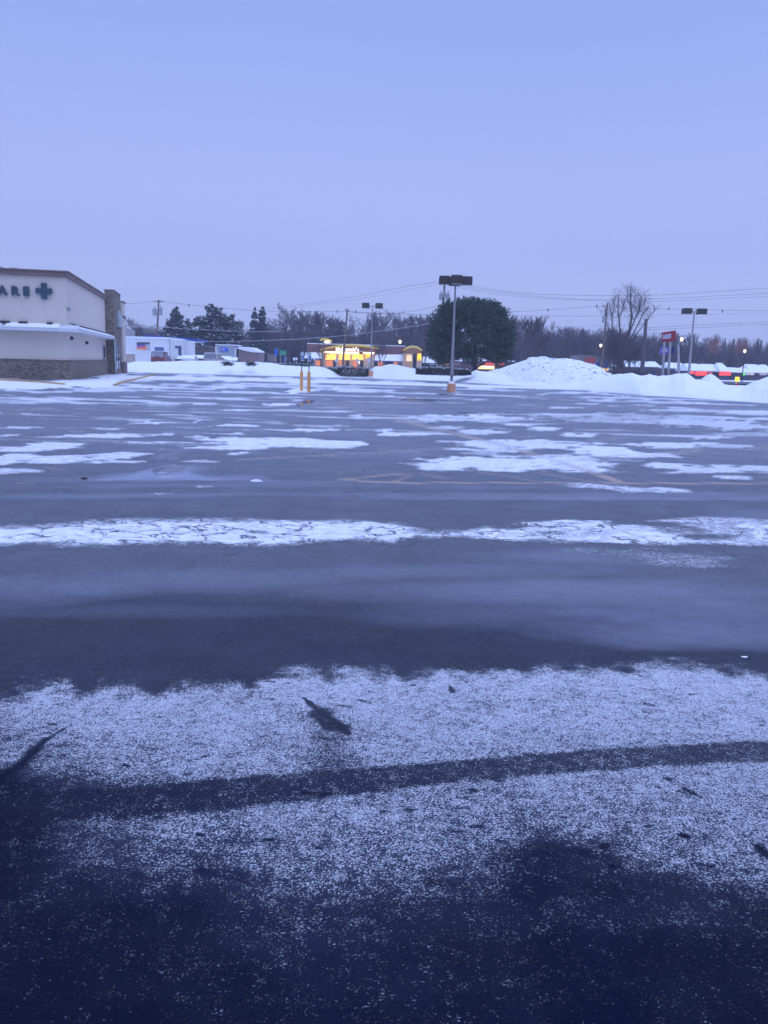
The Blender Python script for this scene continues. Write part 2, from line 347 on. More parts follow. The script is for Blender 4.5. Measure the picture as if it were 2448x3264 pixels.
    # foreground sheet of granular snow
    edge = [(-700,1470),(0,1478),(60,1470),(100,1452),(150,1455),(172,1470),(200,1476),(230,1462),(290,1463),(318,1478),(345,1480),(375,1462),(440,1458),(470,1452),(515,1458),(540,1480),(556,1462),(575,1445),(640,1434),(690,1434),(700,1447),
            (725,1437),(850,1433),(872,1451),(930,1441),(1000,1436),(1100,1430),(1250,1430),(1350,1427),(1420,1425),(1480,1417),(1540,1426),(1600,1440),(1659,1448),(2300,1500)]
    E = [G(*V(*p)) for p in edge]; tb = Xg/Yg
    ye = np.interp(tb, [p.x/p.y for p in E], [p.y for p in E])
    sheet = np.clip((ye - Yg)/.24 + (fbm(Xg*9, Yg*9, 71)-.5)*1.6, 0, 1)
    ctl = [ # V px, coverage
      (0,1500,.94),(300,1510,.95),(700,1460,.95),(1100,1460,.94),(1500,1450,.97),(1659,1500,.97),(-300,1500,.8),(1900,1500,.9),
      (150,1560,.90),(500,1560,.90),(900,1550,.90),(1300,1550,.92),(1659,1560,.9),(250,1640,.80),(450,1640,.82),(600,1620,.78),(850,1620,.80),(1200,1600,.83),(1450,1570,.86),
      (100,1660,.6),(40,1640,.75),(30,1690,.0),(60,1720,.0),(70,1760,.0),(70,1810,.02),(70,1860,.02),(0,1700,.0),(0,1760,.01),(-200,1700,.0),(40,1800,.01),(0,1900,.0),(-200,1900,.0),(80,1740,.16),(100,1690,.25),
      (150,1800,.38),(250,1780,.60),(400,1790,.68),(600,1760,.74),(800,1740,.76),(1000,1720,.76),(1200,1700,.80),(1400,1690,.84),(1640,1680,.88),(1900,1690,.8),
      (200,1850,.38),(350,1850,.47),(550,1850,.58),(750,1840,.60),(950,1830,.64),(1100,1800,.62),(1250,1780,.72),(1450,1780,.78),(1640,1790,.8),(1900,1800,.8),
      (150,1920,.12),(300,1900,.22),(450,1890,.30),(600,1920,.32),(750,1910,.42),(900,1900,.40),(1010,1890,.34),(1120,1850,.12),(1200,1850,.14),(1300,1850,.32),(1420,1850,.6),(1560,1850,.70),(1659,1880,.66),
      (100,2000,.02),(250,1980,.04),(400,1970,.05),(560,1990,.12),(700,2000,.22),(850,1990,.22),(1000,1960,.14),(1150,1920,.03),(1300,1920,.05),(1450,1920,.16),(1580,1950,.20),(1659,1990,.10),
      (100,2100,.0),(300,2080,.01),(500,2100,.03),(700,2090,.10),(850,2080,.10),(1000,2060,.07),(1200,2050,.01),(1400,2050,.01),(1550,2060,.02),(1700,2080,.02),
      (0,2212,-.02),(300,2212,.0),(600,2200,.03),(800,2200,.05),(1000,2200,.03),(1300,2212,.0),(1659,2212,.0),(0,2400,.0),(800,2400,.0),(1659,2400,.0)]
    # interpolate in (bearing, log distance) with inverse-distance weights
    P = np.array([(G(*V(x, y)).x/G(*V(x, y)).y, math.log(G(*V(x, y)).y), c) for x, y, c in ctl])
    sel = Yg[:, 0] < 5.4
    ly = np.log(Yg[sel]); tx = tb[sel]
    num = np.zeros_like(ly); den = np.zeros_like(ly)
    for px, py, c in P:
        w = 1/((tx-px)**2 + (1.1*(ly-py))**2 + .0012)**1.7
        num += w*c; den += w
    cov = num/den
    xs, ys = Xg[sel], Yg[sel]
    cov = cov + (fbm(xs*3.5, ys*3.5, 81)-.5)*.30*np.clip(4*cov*(1-cov)+.15, 0, 1)
    # tyre track
    tr = [(-700,1770),(0,1735),(100,1738),(295,1732),(500,1712),(700,1693),(830,1682),(1000,1664),(1200,1648),(1400,1634),(1659,1622),(2300,1585)]
    T = [G(*V(*p)) for p in tr]; hw = [32,32,32,34,33,30,27,24,23,22,22,20]
    HWd = [abs(G(*V(p[0], p[1]-h)).y - G(*V(p[0], p[1]+h)).y)/2 for p, h in zip(tr, hw)]
    ty = np.interp(tx, [p.x/p.y for p in T], [p.y for p in T]); th = np.interp(tx, [p.x/p.y for p in T], HWd)
    q = np.abs(ys-ty)/th + (fbm(xs*9, ys*9, 91)-.5)*.35
    tk = np.clip((1.15-q)/.32, 0, 1)
    cov = cov*(1-tk) + np.minimum(cov, np.interp(tx, [-.5, -.1, .5], [.12, .27, .33]))*tk
    # scuff, crack and bare specks
    def seg(p, q_, r0, r1, amt):
        a = G(*V(*p)); b = G(*V(*q_)); ab = b-a; 
        t = np.clip(((xs-a.x)*ab.x + (ys-a.y)*ab.y)/(ab.x**2+ab.y**2), 0, 1)
        d = np.hypot(xs-a.x-t*ab.x, ys-a.y-t*ab.y) + (fbm(xs*14, ys*14, 97)-.5)*.03
        r = r0 + (r1-r0)*t
        return np.clip((r*1.15-d)/(r*.8), 0, 1)*amt
    bare = np.zeros_like(cov)
    for s in [((655,1507),(690,1535),.008,.03,.95),((690,1535),(740,1572),.05,.045,.97),((672,1540),(715,1570),.02,.05,.9),((700,1590),(720,1640),.09,.12,.42),((740,1572),(752,1585),.03,.015,.8),
              ((-60,1720),(40,1655),.05,.035,1),((40,1655),(100,1597),.035,.022,1),((100,1597),(160,1562),.012,.004,.7),((0,1490),(60,1470),.03,.02,.9),
              ((775,1512),(800,1518),.008,.010,.9),((720,1522),(760,1528),.010,.012,.75),((972,1480),(978,1494),.010,.014,.9),((1395,1520),(1412,1524),.010,.014,.9),((1288,1563),(1294,1565),.012,.010,.95),
              ((1480,1705),(1515,1722),.016,.010,.8),((1420,1700),(1445,1704),.012,.008,.8),((1478,1805),(1486,1808),.016,.014,.95),((1020,1707),(1030,1708),.012,.01,.9),((1640,1830),(1659,1850),.02,.02,.8),
              ((430,1802),(438,1804),.014,.012,.9),((268,1652),(276,1656),.010,.008,.9),((1240,1838),(1300,1850),.03,.03,.5),((930,1905),(1000,1915),.03,.03,.5),((430,1880),(530,1895),.02,.03,.4),
              ((570,1470),(640,1478),.008,.006,.7),((640,1478),(670,1472),.007,.006,.7),((890,1480),(905,1482),.008,.006,.8),((120,1470),(150,1480),.012,.01,.8),((150,1490),(165,1485),.008,.01,.8)]:
        bare = np.maximum(bare, seg(*s))
    rs = np.random.RandomState(5)
    for i in range(110):
        vx, vy = rs.uniform(-100, 1750), rs.uniform(1450, 1900); r = rs.uniform(.004, .013)
        bare = np.maximum(bare, seg((vx, vy), (vx+rs.uniform(4, 22), vy+rs.uniform(-3, 4)), r, r*.7, rs.uniform(.35, .85)))
    cov = cov*(1-bare)
    snow[sel] = np.maximum(snow[sel]*0 + np.where(ys < 7.2, 0, snow[sel]), np.clip(cov, 0, 1)*sheet[sel])
    # yellow bay lines
    def line(p, q_, w, a):
        A0 = G(*p); B0 = G(*q_); ab = B0-A0; t = np.clip(((Xg-A0.x)*ab.x + (Yg-A0.y)*ab.y)/(ab.x**2+ab.y**2), 0, 1)
        d = np.hypot(Xg-A0.x-t*ab.x, Yg-A0.y-t*ab.y)
        we = np.sqrt(w*w + (.42*Yg*Yg*.0010)**2); v = np.clip((we-d)/(we*.5), 0, 1)*a*np.clip(w/we*1.7, 0, 1); np.maximum(paint, v, out=paint)
    for k0, a, k1, b, w, s in [(1,(-120,205),1,(40,250),.10,.5),(1,(40,250),1,(430,345),.14,1),(1,(430,345),1,(670,412),.12,1),(1,(670,412),1,(1010,520),.10,1),(0,(1480,514),1,(0,526),.07,1),(1,(0,526),1,(1659,530),.055,.95),
              (0,(1480,512),1,(0,494),.06,.7),(1,(0,494),1,(160,487),.05,.8),(1,(160,487),1,(280,512),.05,.4),(1,(160,487),1,(430,462),.05,.6),(1,(340,470),1,(640,517),.05,.4),(1,(640,480),1,(900,522),.05,.4),
              (0,(1030,428),0,(1659,394),.07,.6),(1,(0,394),1,(330,373),.07,.6),(1,(870,427),1,(1060,408),.06,.8),(1,(1190,400),1,(1460,378),.08,.8),(1,(1460,378),1,(1659,372),.08,.5),
              (1,(880,345),1,(1040,332),.09,.6),(1,(1480,300),1,(1640,292),.09,.5),(0,(80,530),0,(140,532),.05,.5),(0,(210,463),0,(260,470),.05,.4),(1,(40,525),1,(120,495),.045,.5),
              (1,(860,455),1,(1010,520),.04,.5),(0,(500,250),0,(900,215),.10,.25),(1,(650,360),1,(800,350),.08,.4),(1,(1450,490),1,(1659,505),.06,.5)]:
        line(Z(k0, *a), Z(k1, *b), w, s)
    wear = np.clip((fbm(Xg*2.2, Yg*2.2, 101)-.15)/.3, 0, 1); paint *= wear
    # dark meltwater and wetness
    for k, x, y, rx, ry, a in [(1,370,225,50,4,1),(1,550,222,38,3.5,1),(1,980,196,45,4,1),(1,240,147,55,3,1),(0,140,215,85,6,1),(0,40,228,55,5,1),(0,800,188,30,5,1),(0,985,186,45,4,1),(0,1340,178,40,9,1),(0,1290,193,40,5,1),
              (1,110,168,50,8,1),(1,160,170,180,6,.9),(0,360,510,12,8,1),(0,870,208,60,5,.8),(0,740,500,60,5,.9),(0,760,465,60,18,.6),(1,380,470,30,5,.9),(0,700,197,90,3,.9)]:
        cx, cy = Z(k, x, y); ell(wet, cx, cy, rx*.7378, ry*.7378, a, .5)
    snow = snow*(1-np.clip(wet*1.5, 0, 1))
    edge_y = 2*Yg
    wet = np.maximum(wet*1.0, np.clip((fbm(Xg*.12, Yg*.3, 111)-.52)/.2, 0, 1)*.35*np.clip((Yg-8)/10, 0, 1))
    lift = .012*np.clip(snow, 0, 1)*(Yg > 6) + .004*(fbm(Xg*3, Yg*3, 5)-.5)*(1-np.clip(wet*2, 0, 1))
    # ---- material
    m = bpy.data.materials.new('asphalt_with_snow'); m.use_nodes = True; n = m.node_tree; N = n.nodes; p = N['Principled BSDF']; K = n.links.new
    def attr(nm):
        a = N.new('ShaderNodeAttribute'); a.attribute_name = nm; return a.outputs['Fac']
    geo = N.new('ShaderNodeTexCoord').outputs['Object']
    def noise(sc, det=4, ro=.6, vec=None):
        t = N.new('ShaderNodeTexNoise'); t.inputs['Scale'].default_value = sc; t.inputs['Detail'].default_value = det; t.inputs['Roughness'].default_value = ro
        K(vec or geo, t.inputs[0]); return t.outputs[0]
    def mth(op, a, b=None, c=None, clamp=False):
        t = N.new('ShaderNodeMath'); t.operation = op; t.use_clamp = clamp
        for i, v in enumerate((a, b, c)):
            if v is None: continue
            if isinstance(v, (int, float)): t.inputs[i].default_value = v
            else: K(v, t.inputs[i])
        return t.outputs[0]
    def mapr(v, a, b, c=0, d=1):
        t = N.new('ShaderNodeMapRange'); K(v, t.inputs[0])
        for i, x in enumerate((a, b, c, d)):
            if isinstance(x, (int, float)): t.inputs[i+1].default_value = x
            else: K(x, t.inputs[i+1])
        return t.outputs[0]
    def mixc(f, a, b):
        t = N.new('ShaderNodeMix'); t.data_type = 'RGBA'
        if isinstance(f, (int, float)): t.inputs[0].default_value = f
        else: K(f, t.inputs[0])
        for i, x in ((6, a), (7, b)):
            if isinstance(x, tuple): t.inputs[i].default_value = (*x, 1)
            else: K(x, t.inputs[i])
        return t.outputs[2]
    S = attr('snow'); F = attr('frost'); WT = attr('wet'); PT = attr('paint'); CK = attr('crackzone')
    # crystalline speckle: cell noise of several grain sizes
    vo = N.new('ShaderNodeTexVoronoi'); vo.inputs['Scale'].default_value = 205; K(geo, vo.inputs[0])
    sc = N.new('ShaderNodeSeparateColor'); K(vo.outputs['Color'], sc.inputs[0])
    fine = mth('ADD', mth('MULTIPLY', sc.outputs[0], .45), mth('MULTIPLY', mapr(noise(120, 3, .75), .28, .72), .55))
    mid = mapr(noise(22, 3), .3, .7); big = mapr(noise(5.5, 3), .3, .7)
    thr_noise = mth('ADD', mth('MULTIPLY', fine, .70), mth('ADD', mth('MULTIPLY', mid, .18), mth('MULTIPLY', big, .12)))
    thr_noise = mth('MULTIPLY_ADD', mth('SUBTRACT', thr_noise, .5), 2.1, .5)
    inv_s = mth('SUBTRACT', 1.0, mth('MULTIPLY', S, .98))
    lo = mth('SUBTRACT', mth('MULTIPLY_ADD', inv_s, .90, .065), .13); hi = mth('ADD', lo, .26)
    mask = mapr(thr_noise, lo, hi)
    mask = mth('MULTIPLY', mask, mapr(S, 0.005, .03))
    full = mth('MULTIPLY', mapr(S, .93, 1.02), mth('SUBTRACT', 1.0, attr('near_grain_shade'))); mask = mth('MAXIMUM', mask, full)
    # cracks through the snow band
    wv = N.new('ShaderNodeMixRGB'); wv.blend_type = 'ADD'; wv.inputs[0].default_value = .75; K(geo, wv.inputs[1])
    tn = N.new('ShaderNodeTexNoise'); tn.inputs['Scale'].default_value = 2.5; tn.inputs['Detail'].default_value = 5; K(geo, tn.inputs[0]); K(tn.outputs[1], wv.inputs[2])
    vc = N.new('ShaderNodeTexVoronoi'); vc.feature = 'DISTANCE_TO_EDGE'; vc.inputs['Scale'].default_value = 2.1; K(wv.outputs[0], vc.inputs[0])
    vd = N.new('ShaderNodeTexVoronoi'); vd.feature = 'DISTANCE_TO_EDGE'; vd.inputs['Scale'].default_value = 5.0; K(wv.outputs[0], vd.inputs[0])
    crk = mth('MAXIMUM', mapr(vc.outputs[0], .014, .040, 1, 0), mth('MULTIPLY', mapr(vd.outputs[0], .010, .050, 1, 0), mapr(noise(1.4, 2), .42, .55)))
    crk = mth('MULTIPLY', mth('MULTIPLY', crk, mapr(noise(4.2, 5), .42, .54)), CK)
    mask = mth('MULTIPLY', mask, mth('SUBTRACT', 1.0, crk)); mask = mth('MULTIPLY', mask, mth('SUBTRACT', 1.0, mth('MULTIPLY', PT, .55)))
    # asphalt
    agg = mapr(noise(140, 2, .8), .3, .75); agg2 = mapr(noise(1.3, 6, .6), .3, .7)
    asp = mixc(agg, (.005, .009, .018), (.045, .052, .075)); rough_ = mth('ADD', mth('MULTIPLY', mapr(noise(24, 4, .9), .36, .64), .6), mth('MULTIPLY', mapr(noise(70, 2, .9), .36, .64), .4)); asp = mixc(mth('MULTIPLY', rough_, .85), asp, (.15, .165, .21)); asp = mixc(mth('MULTIPLY', attr('near_grain_shade'), .97), asp, mixc(agg, (.0008, .002, .010), (.006, .011, .036))); asp = mixc(mth('MULTIPLY', agg2, .4), asp, (.016, .016, .020))  # asphalt near the camera much darker: foreground shade put into its colour
    spk = mth('MULTIPLY', mapr(sc.outputs[1], .94, 1.0), mapr(noise(40, 2), .5, .62)); asp = mixc(mth('MULTIPLY', spk, .55), asp, (.22, .20, .22))
    # long hairline cracks of the asphalt
    v3 = N.new('ShaderNodeTexVoronoi'); v3.feature = 'DISTANCE_TO_EDGE'; v3.inputs['Scale'].default_value = .22; K(wv.outputs[0], v3.inputs[0])
    hair = mth('MULTIPLY', mth('MULTIPLY', mapr(v3.outputs[0], .002, .005, 1, 0), mapr(noise(.6, 2), .45, .55)), attr('far'))
    asp = mixc(mth('MULTIPLY', hair, .7), asp, (.010, .010, .012))
    asp = mixc(mth('MULTIPLY', WT, .75), asp, (.014, .014, .018))
    asp = mixc(mth('MULTIPLY', mth('MULTIPLY', S, attr('near_grain_shade')), .36), asp, (.18, .20, .30))
    ptn = mth('MULTIPLY', PT, mapr(noise(30, 3), .35, .5), clamp=True)
    asp = mixc(mth('MULTIPLY', ptn, .75), asp, (.62, .40, .24))
    fr = mth('MULTIPLY', F, mapr(noise(9, 5, .7), .2, .75, .65, 1.1), clamp=True)
    asp = mixc(mth('MULTIPLY', fr, .55), asp, (.40, .43, .55))
    sn = mixc(mapr(noise(7, 7, .75), .32, .66), (.58, .59, .64), (.90, .90, .92))
    sn = mixc(mapr(S, .25, .95, .42, 0), sn, (.30, .32, .38)); gr = mth('ADD', mth('MULTIPLY', sc.outputs[2], .62), mth('MULTIPLY', mapr(noise(60, 4, .8), .35, .65), .38), clamp=True); sn = mixc(attr('near_grain_shade'), sn, mixc(mapr(S, .02, .55, .62, 0), mixc(gr, (.09, .10, .15), (.63, .64, .67)), (.02, .03, .06)))
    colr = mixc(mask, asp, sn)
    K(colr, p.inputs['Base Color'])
    ra = mapr(noise(2.0, 4), .3, .7, .34, .50); ra = mth('ADD', ra, mth('MULTIPLY', fr, .12)); ra = mth('SUBTRACT', ra, mth('MULTIPLY', WT, .40), clamp=True)
    ra = mth('MAXIMUM', ra, .04)
    rr = mth('ADD', mth('MULTIPLY', ra, mth('SUBTRACT', 1.0, mask)), mth('MULTIPLY', mask, .75)); K(rr, p.inputs['Roughness'])
    K(mth('MULTIPLY', mapr(mask, 0, 1, mth('MAXIMUM', mapr(noise(34, 6, .95), .36, .64, .08, .85), mth('MULTIPLY', WT, .8)), .15), mth('SUBTRACT', 1.0, mth('MULTIPLY', attr('near_grain_shade'), .99))), p.inputs['Specular IOR Level'])  # specular cut in the near field, part of the painted foreground shade
    hgt = mth('ADD', mth('MULTIPLY', agg, .25), mth('ADD', mth('MULTIPLY', mask, 1.2), mth('MULTIPLY', crk, -.6)))
    bp = N.new('ShaderNodeBump'); bp.inputs['Distance'].default_value = .010; K(hgt, bp.inputs['Height']); K(mth('MULTIPLY', mapr(WT, .2, .8, 1, 0), .9), bp.inputs['Strength'])
    K(bp.outputs[0], p.inputs['Normal'])
    cz = np.clip((Yg-6.5)/.5, 0, 1)*np.clip((15-Yg)/6, .25, 1)*np.clip((45-Yg)/15, 0, 1)
    o = grid_mesh('parking_lot', Xg, Yg, lift, m, dict(snow=snow, frost=frost, wet=wet, paint=paint, crackzone=cz, near_grain_shade=np.clip((6.2-Yg)/.8, 0, 1)*(.72+.28*np.clip((4.2-Yg)/1.2, 0, 1)), far=np.clip((Yg-5.5)/1.5, 0, 1)))  # near-field mask carries granular snow tone and the painted foreground shade
    tag(o, kind='structure')
build_lot()

# ground under and around everything
g = MB(); g.add([(-700,-700,-.06),(700,-700,-.06),(700,700,-.06),(-700,700,-.06)], [(0,1,2,3)])
tag(g.build('ground', mat('wet_ground', (.07, .07, .075), .6, .3, .8)), kind='structure')

# ------------------------------------------------------------------ snow banks round the lot
BASE = [(-900,1185),(0,1187),(395,1185),(440,1187),(600,1191),(800,1197),(1000,1201),(1200,1206),(1440,1217),(1640,1229),(1850,1243),(2040,1259),(2250,1272),(2448,1286),(2800,1312),(3300,1350)]
TOP = [(-900,1150),(300,1154),(400,1155),(440,1153),(500,1151),(560,1153),(620,1150),(700,1151),(760,1153),(820,1154),(880,1160),(930,1166),(1000,1167),(1030,1172),(1055,1181),(1080,1189),(1120,1190),(1175,1187),
       (1182,1176),(1195,1166),(1215,1168),(1240,1162),(1262,1163),(1290,1169),(1320,1176),(1345,1188),(1400,1191),(1500,1190),(1515,1181),(1560,1186),(1640,1200),(1900,1200),(1960,1193),(1990,1189),(2010,1186),
       (2040,1195),(2065,1192),(2095,1202),(2130,1200),(2150,1190),(2180,1186),(2195,1196),(2215,1212),(2240,1218),(2270,1222),(2300,1226),(2330,1230),(2360,1233),(2380,1226),(2405,1214),(2448,1203),(2520,1188),(2600,1192),(2800,1215),(3300,1260)]
def ip(tab, x): return np.interp(x, [t[0] for t in tab], [t[1] for t in tab])
def bank_grid(x0, x1, nx, S, top, foot=0.0, R=5.0, plateau=.4, back=8.0, lump=.19, seed=200, dip=-.05, lat=False):
    px = np.linspace(x0, x1, nx); X = []; Y = []; Zz = []
    cols = []
    for x in px:
        b = float(ip(BASE, x)); g0 = G(x, b); D0 = g0.y + foot; tb = g0.x/g0.y
        yt = float(ip(top, x)); Hh = max(.12, at(x, yt, D0+R).z)
        cols.append((D0, tb, Hh))
    D0 = np.array([c[0] for c in cols])[None, :]; tb = np.array([c[1] for c in cols])[None, :]; Hh = np.array([c[2] for c in cols])[None, :]
    s = np.array(S)[:, None]
    if lat: 
        w = ip(lat, px)[None, :]; Hh = Hh*w
    Yg = D0 + s; Xg = tb*Yg
    u = np.clip(s/R, 0, 1); rise = (1-(1-u)**1.7)
    e = np.clip((s-R)/back, 0, 1); e = e*e*(3-2*e)
    Zg = np.where(s <= R, Hh*rise, Hh*(1-e) + plateau*e)
    n = (fbm(Xg*.55, Yg*.55, seed)-.5)*2 + (fbm(Xg*2.3, Yg*2.3, seed+7)-.5)*.8
    Zg = Zg + n*lump*np.clip(rise*1.2, 0, 1)*np.where(s > R+back, .3, 1)*np.clip((Hh*0+.9), 0, 1)
    Zg = np.where(s <= .01, dip, Zg)
    # ragged foot
    Yg = Yg + (fbm(Xg*.5, Xg*0+3, seed+3)-.5)*1.2*np.clip(1-s/3, 0, 1)
    return Xg, Yg, Zg
S1 = list(np.concatenate([np.linspace(0, 14, 60), [16, 19, 24, 32, 45, 70, 110, 180, 300, 560]]))
Xb, Yb, Zb = bank_grid(-900, 3300, 1300, S1, TOP)
tag(grid_mesh('snow_bank', Xb, Yb, Zb, M_BANK), kind='structure')
PT_ = [(1520,1192),(1545,1186),(1580,1177),(1600,1174),(1640,1158),(1665,1150),(1690,1140),(1730,1139),(1750,1145),(1775,1144),(1800,1142),(1830,1146),(1850,1150),(1875,1161),(1890,1163),(1905,1170),(1925,1184),(1950,1194),(1990,1204),(2040,1215)]
Xp, Yp, Zp = bank_grid(1480, 2060, 420, list(np.linspace(0, 22, 110)), PT_, foot=.6, R=8.5, plateau=-.1, back=12, lump=.20, seed=300,
                       lat=[(1480,0),(1530,.8),(1560,1),(1980,1),(2060,0)])
o = grid_mesh('snow_pile', Xp, Yp, Zp, M_PILE)
tag(o, 'tall ploughed snow pile with dirty specks right of the round pine', 'snow pile')
rs = np.random.RandomState(8); cm = MB()
for i in range(150):
    a_, b_ = rs.randint(18, 70), rs.randint(20, 400); q = Vector((Xp[a_, b_], Yp[a_, b_], Zp[a_, b_]))
    if q.z < .25: continue
    rr = rs.uniform(.04, .12)*(1.5 if rs.rand() < .08 else 1); vs = []
    for k in range(8):
        sx_, sy_, sz_ = (k & 1)*2-1, ((k >> 1) & 1)*2-1, ((k >> 2) & 1)*2-1
        vs.append(q + Vector((sx_*rr*rs.uniform(.5, 1), sy_*rr*rs.uniform(.4, .9), sz_*rr*rs.uniform(.35, .8) + rr*.2)))
    cm.add(vs, [(0,2,3,1),(4,5,7,6),(0,1,5,4),(1,3,7,5),(3,2,6,7),(2,0,4,6)], 0 if rs.rand() < .5 else 1)
cc = cm.build('snow_clods', [M_BANK, mat('dirty_ice', (.36, .36, .40), .8, .3, 4)], o, bevel=.015); tag(cc, kind='stuff')
MP = [(2205,1224),(2225,1212),(2242,1198),(2256,1190),(2270,1196),(2290,1212),(2303,1224)]
Xp, Yp, Zp = bank_grid(2198, 2312, 90, list(np.linspace(0, 9, 40)), MP, foot=10, R=4, plateau=-.1, back=5, lump=.05, seed=330,
                       lat=[(2198,0),(2210,1),(2302,1),(2312,0)])
o = grid_mesh('snow_mound', Xp, Yp, Zp, M_BANK)
tag(o, 'small pointed snow mound in front of the red lit shop signs', 'snow mound')
# road beyond the bank on the right
r = MB(); r.add([(14,92,.52),(160,70,.52),(160,104,.52),(14,118,.52)], [(0,1,2,3)])
tag(r.build('road', mat('road_asphalt', (.06, .06, .068), .5, .25, .5)), kind='structure')

# ------------------------------------------------------------------ kerbs near the clinic
M_KERB = mat('yellow_kerb_paint', (.55, .33, .12), .8, .3, 3)
def kerb(pts, label_kind='structure'):
    k = MB()
    P = [G(*p) for p in pts]
    for a, b in zip(P[:-1], P[1:]):
        d = (b-a).normalized(); nrm = Vector((-d.y, d.x, 0))*.07
        k.add([a-nrm, b-nrm, b+nrm, a+nrm, a-nrm+Vector((0,0,.09)), b-nrm+Vector((0,0,.09)), b+nrm+Vector((0,0,.09)), a+nrm+Vector((0,0,.09))],
              [(0,3,2,1),(4,5,6,7),(0,1,5,4),(1,2,6,5),(2,3,7,6),(3,0,4,7)])
    tag(k.build('kerb', M_KERB), kind='structure')
kerb([(-200,1208),(0,1213),(130,1220),(205,1227)])
kerb([(365,1229),(400,1218),(440,1208),(492,1196)])

# ------------------------------------------------------------------ clinic building
P1 = G(220, 1211); P2 = G(340, 1193)
sdv = (P2-P1); RZ = math.atan2(sdv.y, sdv.x) - math.pi/2; SL = sdv.length
cl = thing('clinic_building', P1, 'cream stucco clinic with brown roof trim, rough stone base and tower', 'building', rz=RZ)
ZT = 6.75
MB().box(-32, 0, 0, SL+6, 0.0, ZT).build('wall', M_STUCCO, cl)
t = MB(); t.box(-32, .16, -.16, SL+6.1, ZT-.20, ZT+.10); t.box(-32.1, .22, -.22, SL+6.2, ZT+.10, ZT+.19)
t.build('roof_trim', M_TRIM, cl)
t = MB(); t.box(-32, .14, -.14, SL+.1, 0, 1.22); t.box(-32, .18, -.18, SL+.1, 1.22, 1.28); t.build('stone_base', M_STONE, cl)
# pent ledge
t = MB(); t.prism([(-.72, 3.06), (-.78, 3.10), (-.78, 3.30), (-.02, 3.52), (-.02, 3.04)], 'x', -32, .78); t.prism([(.02, 3.04), (.78, 3.10), (.78, 3.30), (.02, 3.52)], 'y', -.02, SL)
led = t.build('ledge', M_METALW, cl)
rng = random.Random(4)
t = MB(); x = -31
while x < -.3:
    w = rng.uniform(1.0, 3.6); h = rng.uniform(.03, .12); t.prism([(-.80, 3.30), (-.77, 3.30+h), (-.1, 3.55+h*.6), (-.02, 3.53)], 'x', x, min(x+w, .6)); x += w + rng.choice([0, 0, .3, .7])
y = .4
while y < SL-.5:
    w = rng.uniform(1.5, 4); t.prism([(.80, 3.30), (.77, 3.38), (.1, 3.6), (.02, 3.53)], 'y', y, min(SL, y+w)); y += w+rng.choice([0, .4])
t.build('snow_cover', M_SNOW, led)
t = MB()
for x in (-8.2, -5.9, -4.1, -3.75, -2.9, -1.2): MB().box(x, x+rng.uniform(.2, .7), -.35, -.06, 3.56, 3.66).build('gutter_bracket', M_DARK, led)
for y in np.arange(1.0, SL-1, 1.45): MB().box(.03, .22, y, y+.75, 3.56, 3.66).build('gutter_bracket', M_DARK, led)
t = MB(); t.box(0.0, .78, SL+.1, SL+6.0, 0, 7.35); t.box(-.05, .83, SL+.05, SL+6.05, 7.35, 7.45)
tw = t.build('stone_tower', M_STONE, cl)
t = MB(); t.box(-.4, .95, SL+6.0, SL+8.6, 1.1, 6.75)
t.build('side_wing_wall', M_STUCCO, cl)
t = MB(); t.box(-.4, 1.05, SL+6.0, SL+8.7, 0, 1.1); t.build('side_wing_base', M_STONE, cl)
t = MB(); t.box(-.5, 1.05, SL+6.1, SL+8.75, 6.75, 6.86); t.box(.7, 1.05, SL+6.1, SL+8.7, 5.3, 5.5); t.build('side_wing_trim', M_TRIM, cl)
t = MB(); t.box(.78, 1.0, SL+2.4, SL+5.6, 4.3, 5.4); t.box(.78, .95, SL+2.6, SL+4, 5.4, 5.8); t.build('tower_sign', mat('faded_sign', (.42, .48, .5), .6, .2, 2), cl)
t = MB()
for y in (SL+1.0, SL+3.0, SL+4.6): MB().box(.76, .81, y, y+.9, .5, 2.6).build('tower_window', M_GLASS, cl)

t = MB(); t.tube([(.80, SL-.2, 3.15), (.80, SL-.25, 1.6), (.84, SL-.25, .15)], .065, 8); t.build('downspout', M_SPOUT, cl)
t = MB(); t.box(.0, .07, SL-2.6, SL-1.0, 1.28, 2.55); w_ = t.build('side_door', M_GREY, cl)
MB().box(.07, .09, SL-2.4, SL-1.2, 1.5, 2.4).build('glass_pane', M_GLASS, w_)
def wall_lamp(x, y, z, side, m):
    t = MB()
    if side: t.box(.0, .16, y-.1, y+.1, z-.12, z+.12); t.box(.16, .22, y-.06, y+.06, z-.06, z+.04)
    else: t.box(x-.1, x+.1, -.16, 0, z-.12, z+.12); t.box(x-.06, x+.06, -.22, -.16, z-.06, z+.04)
    t.build('wall_fixture', m, cl)
wall_lamp(0, .3, 4.55, True, M_GREY); wall_lamp(0, 1.2, 2.72, True, M_DARK); wall_lamp(0, 8.5, 2.55, True, M_BRICK)
def text(name, s, size, ext, m, parent, loc, rz=0, bold=0, sx=1):
    c = bpy.data.curves.new(name, 'FONT'); c.body = s; c.size = size; c.extrude = ext; c.offset = bold; c.resolution_u = 3
    c.align_x = 'CENTER'
    o = bpy.data.objects.new(name, c); me = bpy.data.meshes.new_from_object(o)
    bpy.data.objects.remove(o)
    me.transform(Matrix.Translation(loc) @ Matrix.Rotation(rz, 4, 'Z') @ Matrix.Rotation(math.pi/2, 4, 'X') @ Matrix.Diagonal((sx, 1, 1, 1)))
    me.name = name
    return link_mesh(name, me, m, parent)
for ch, x in (('C', -4.60), ('A', -3.82), ('R', -3.07), ('E', -2.40)):
    text('sign_letter', ch, .76, .07, M_TEAL, cl, (x, -.13, 5.30), bold=.04)
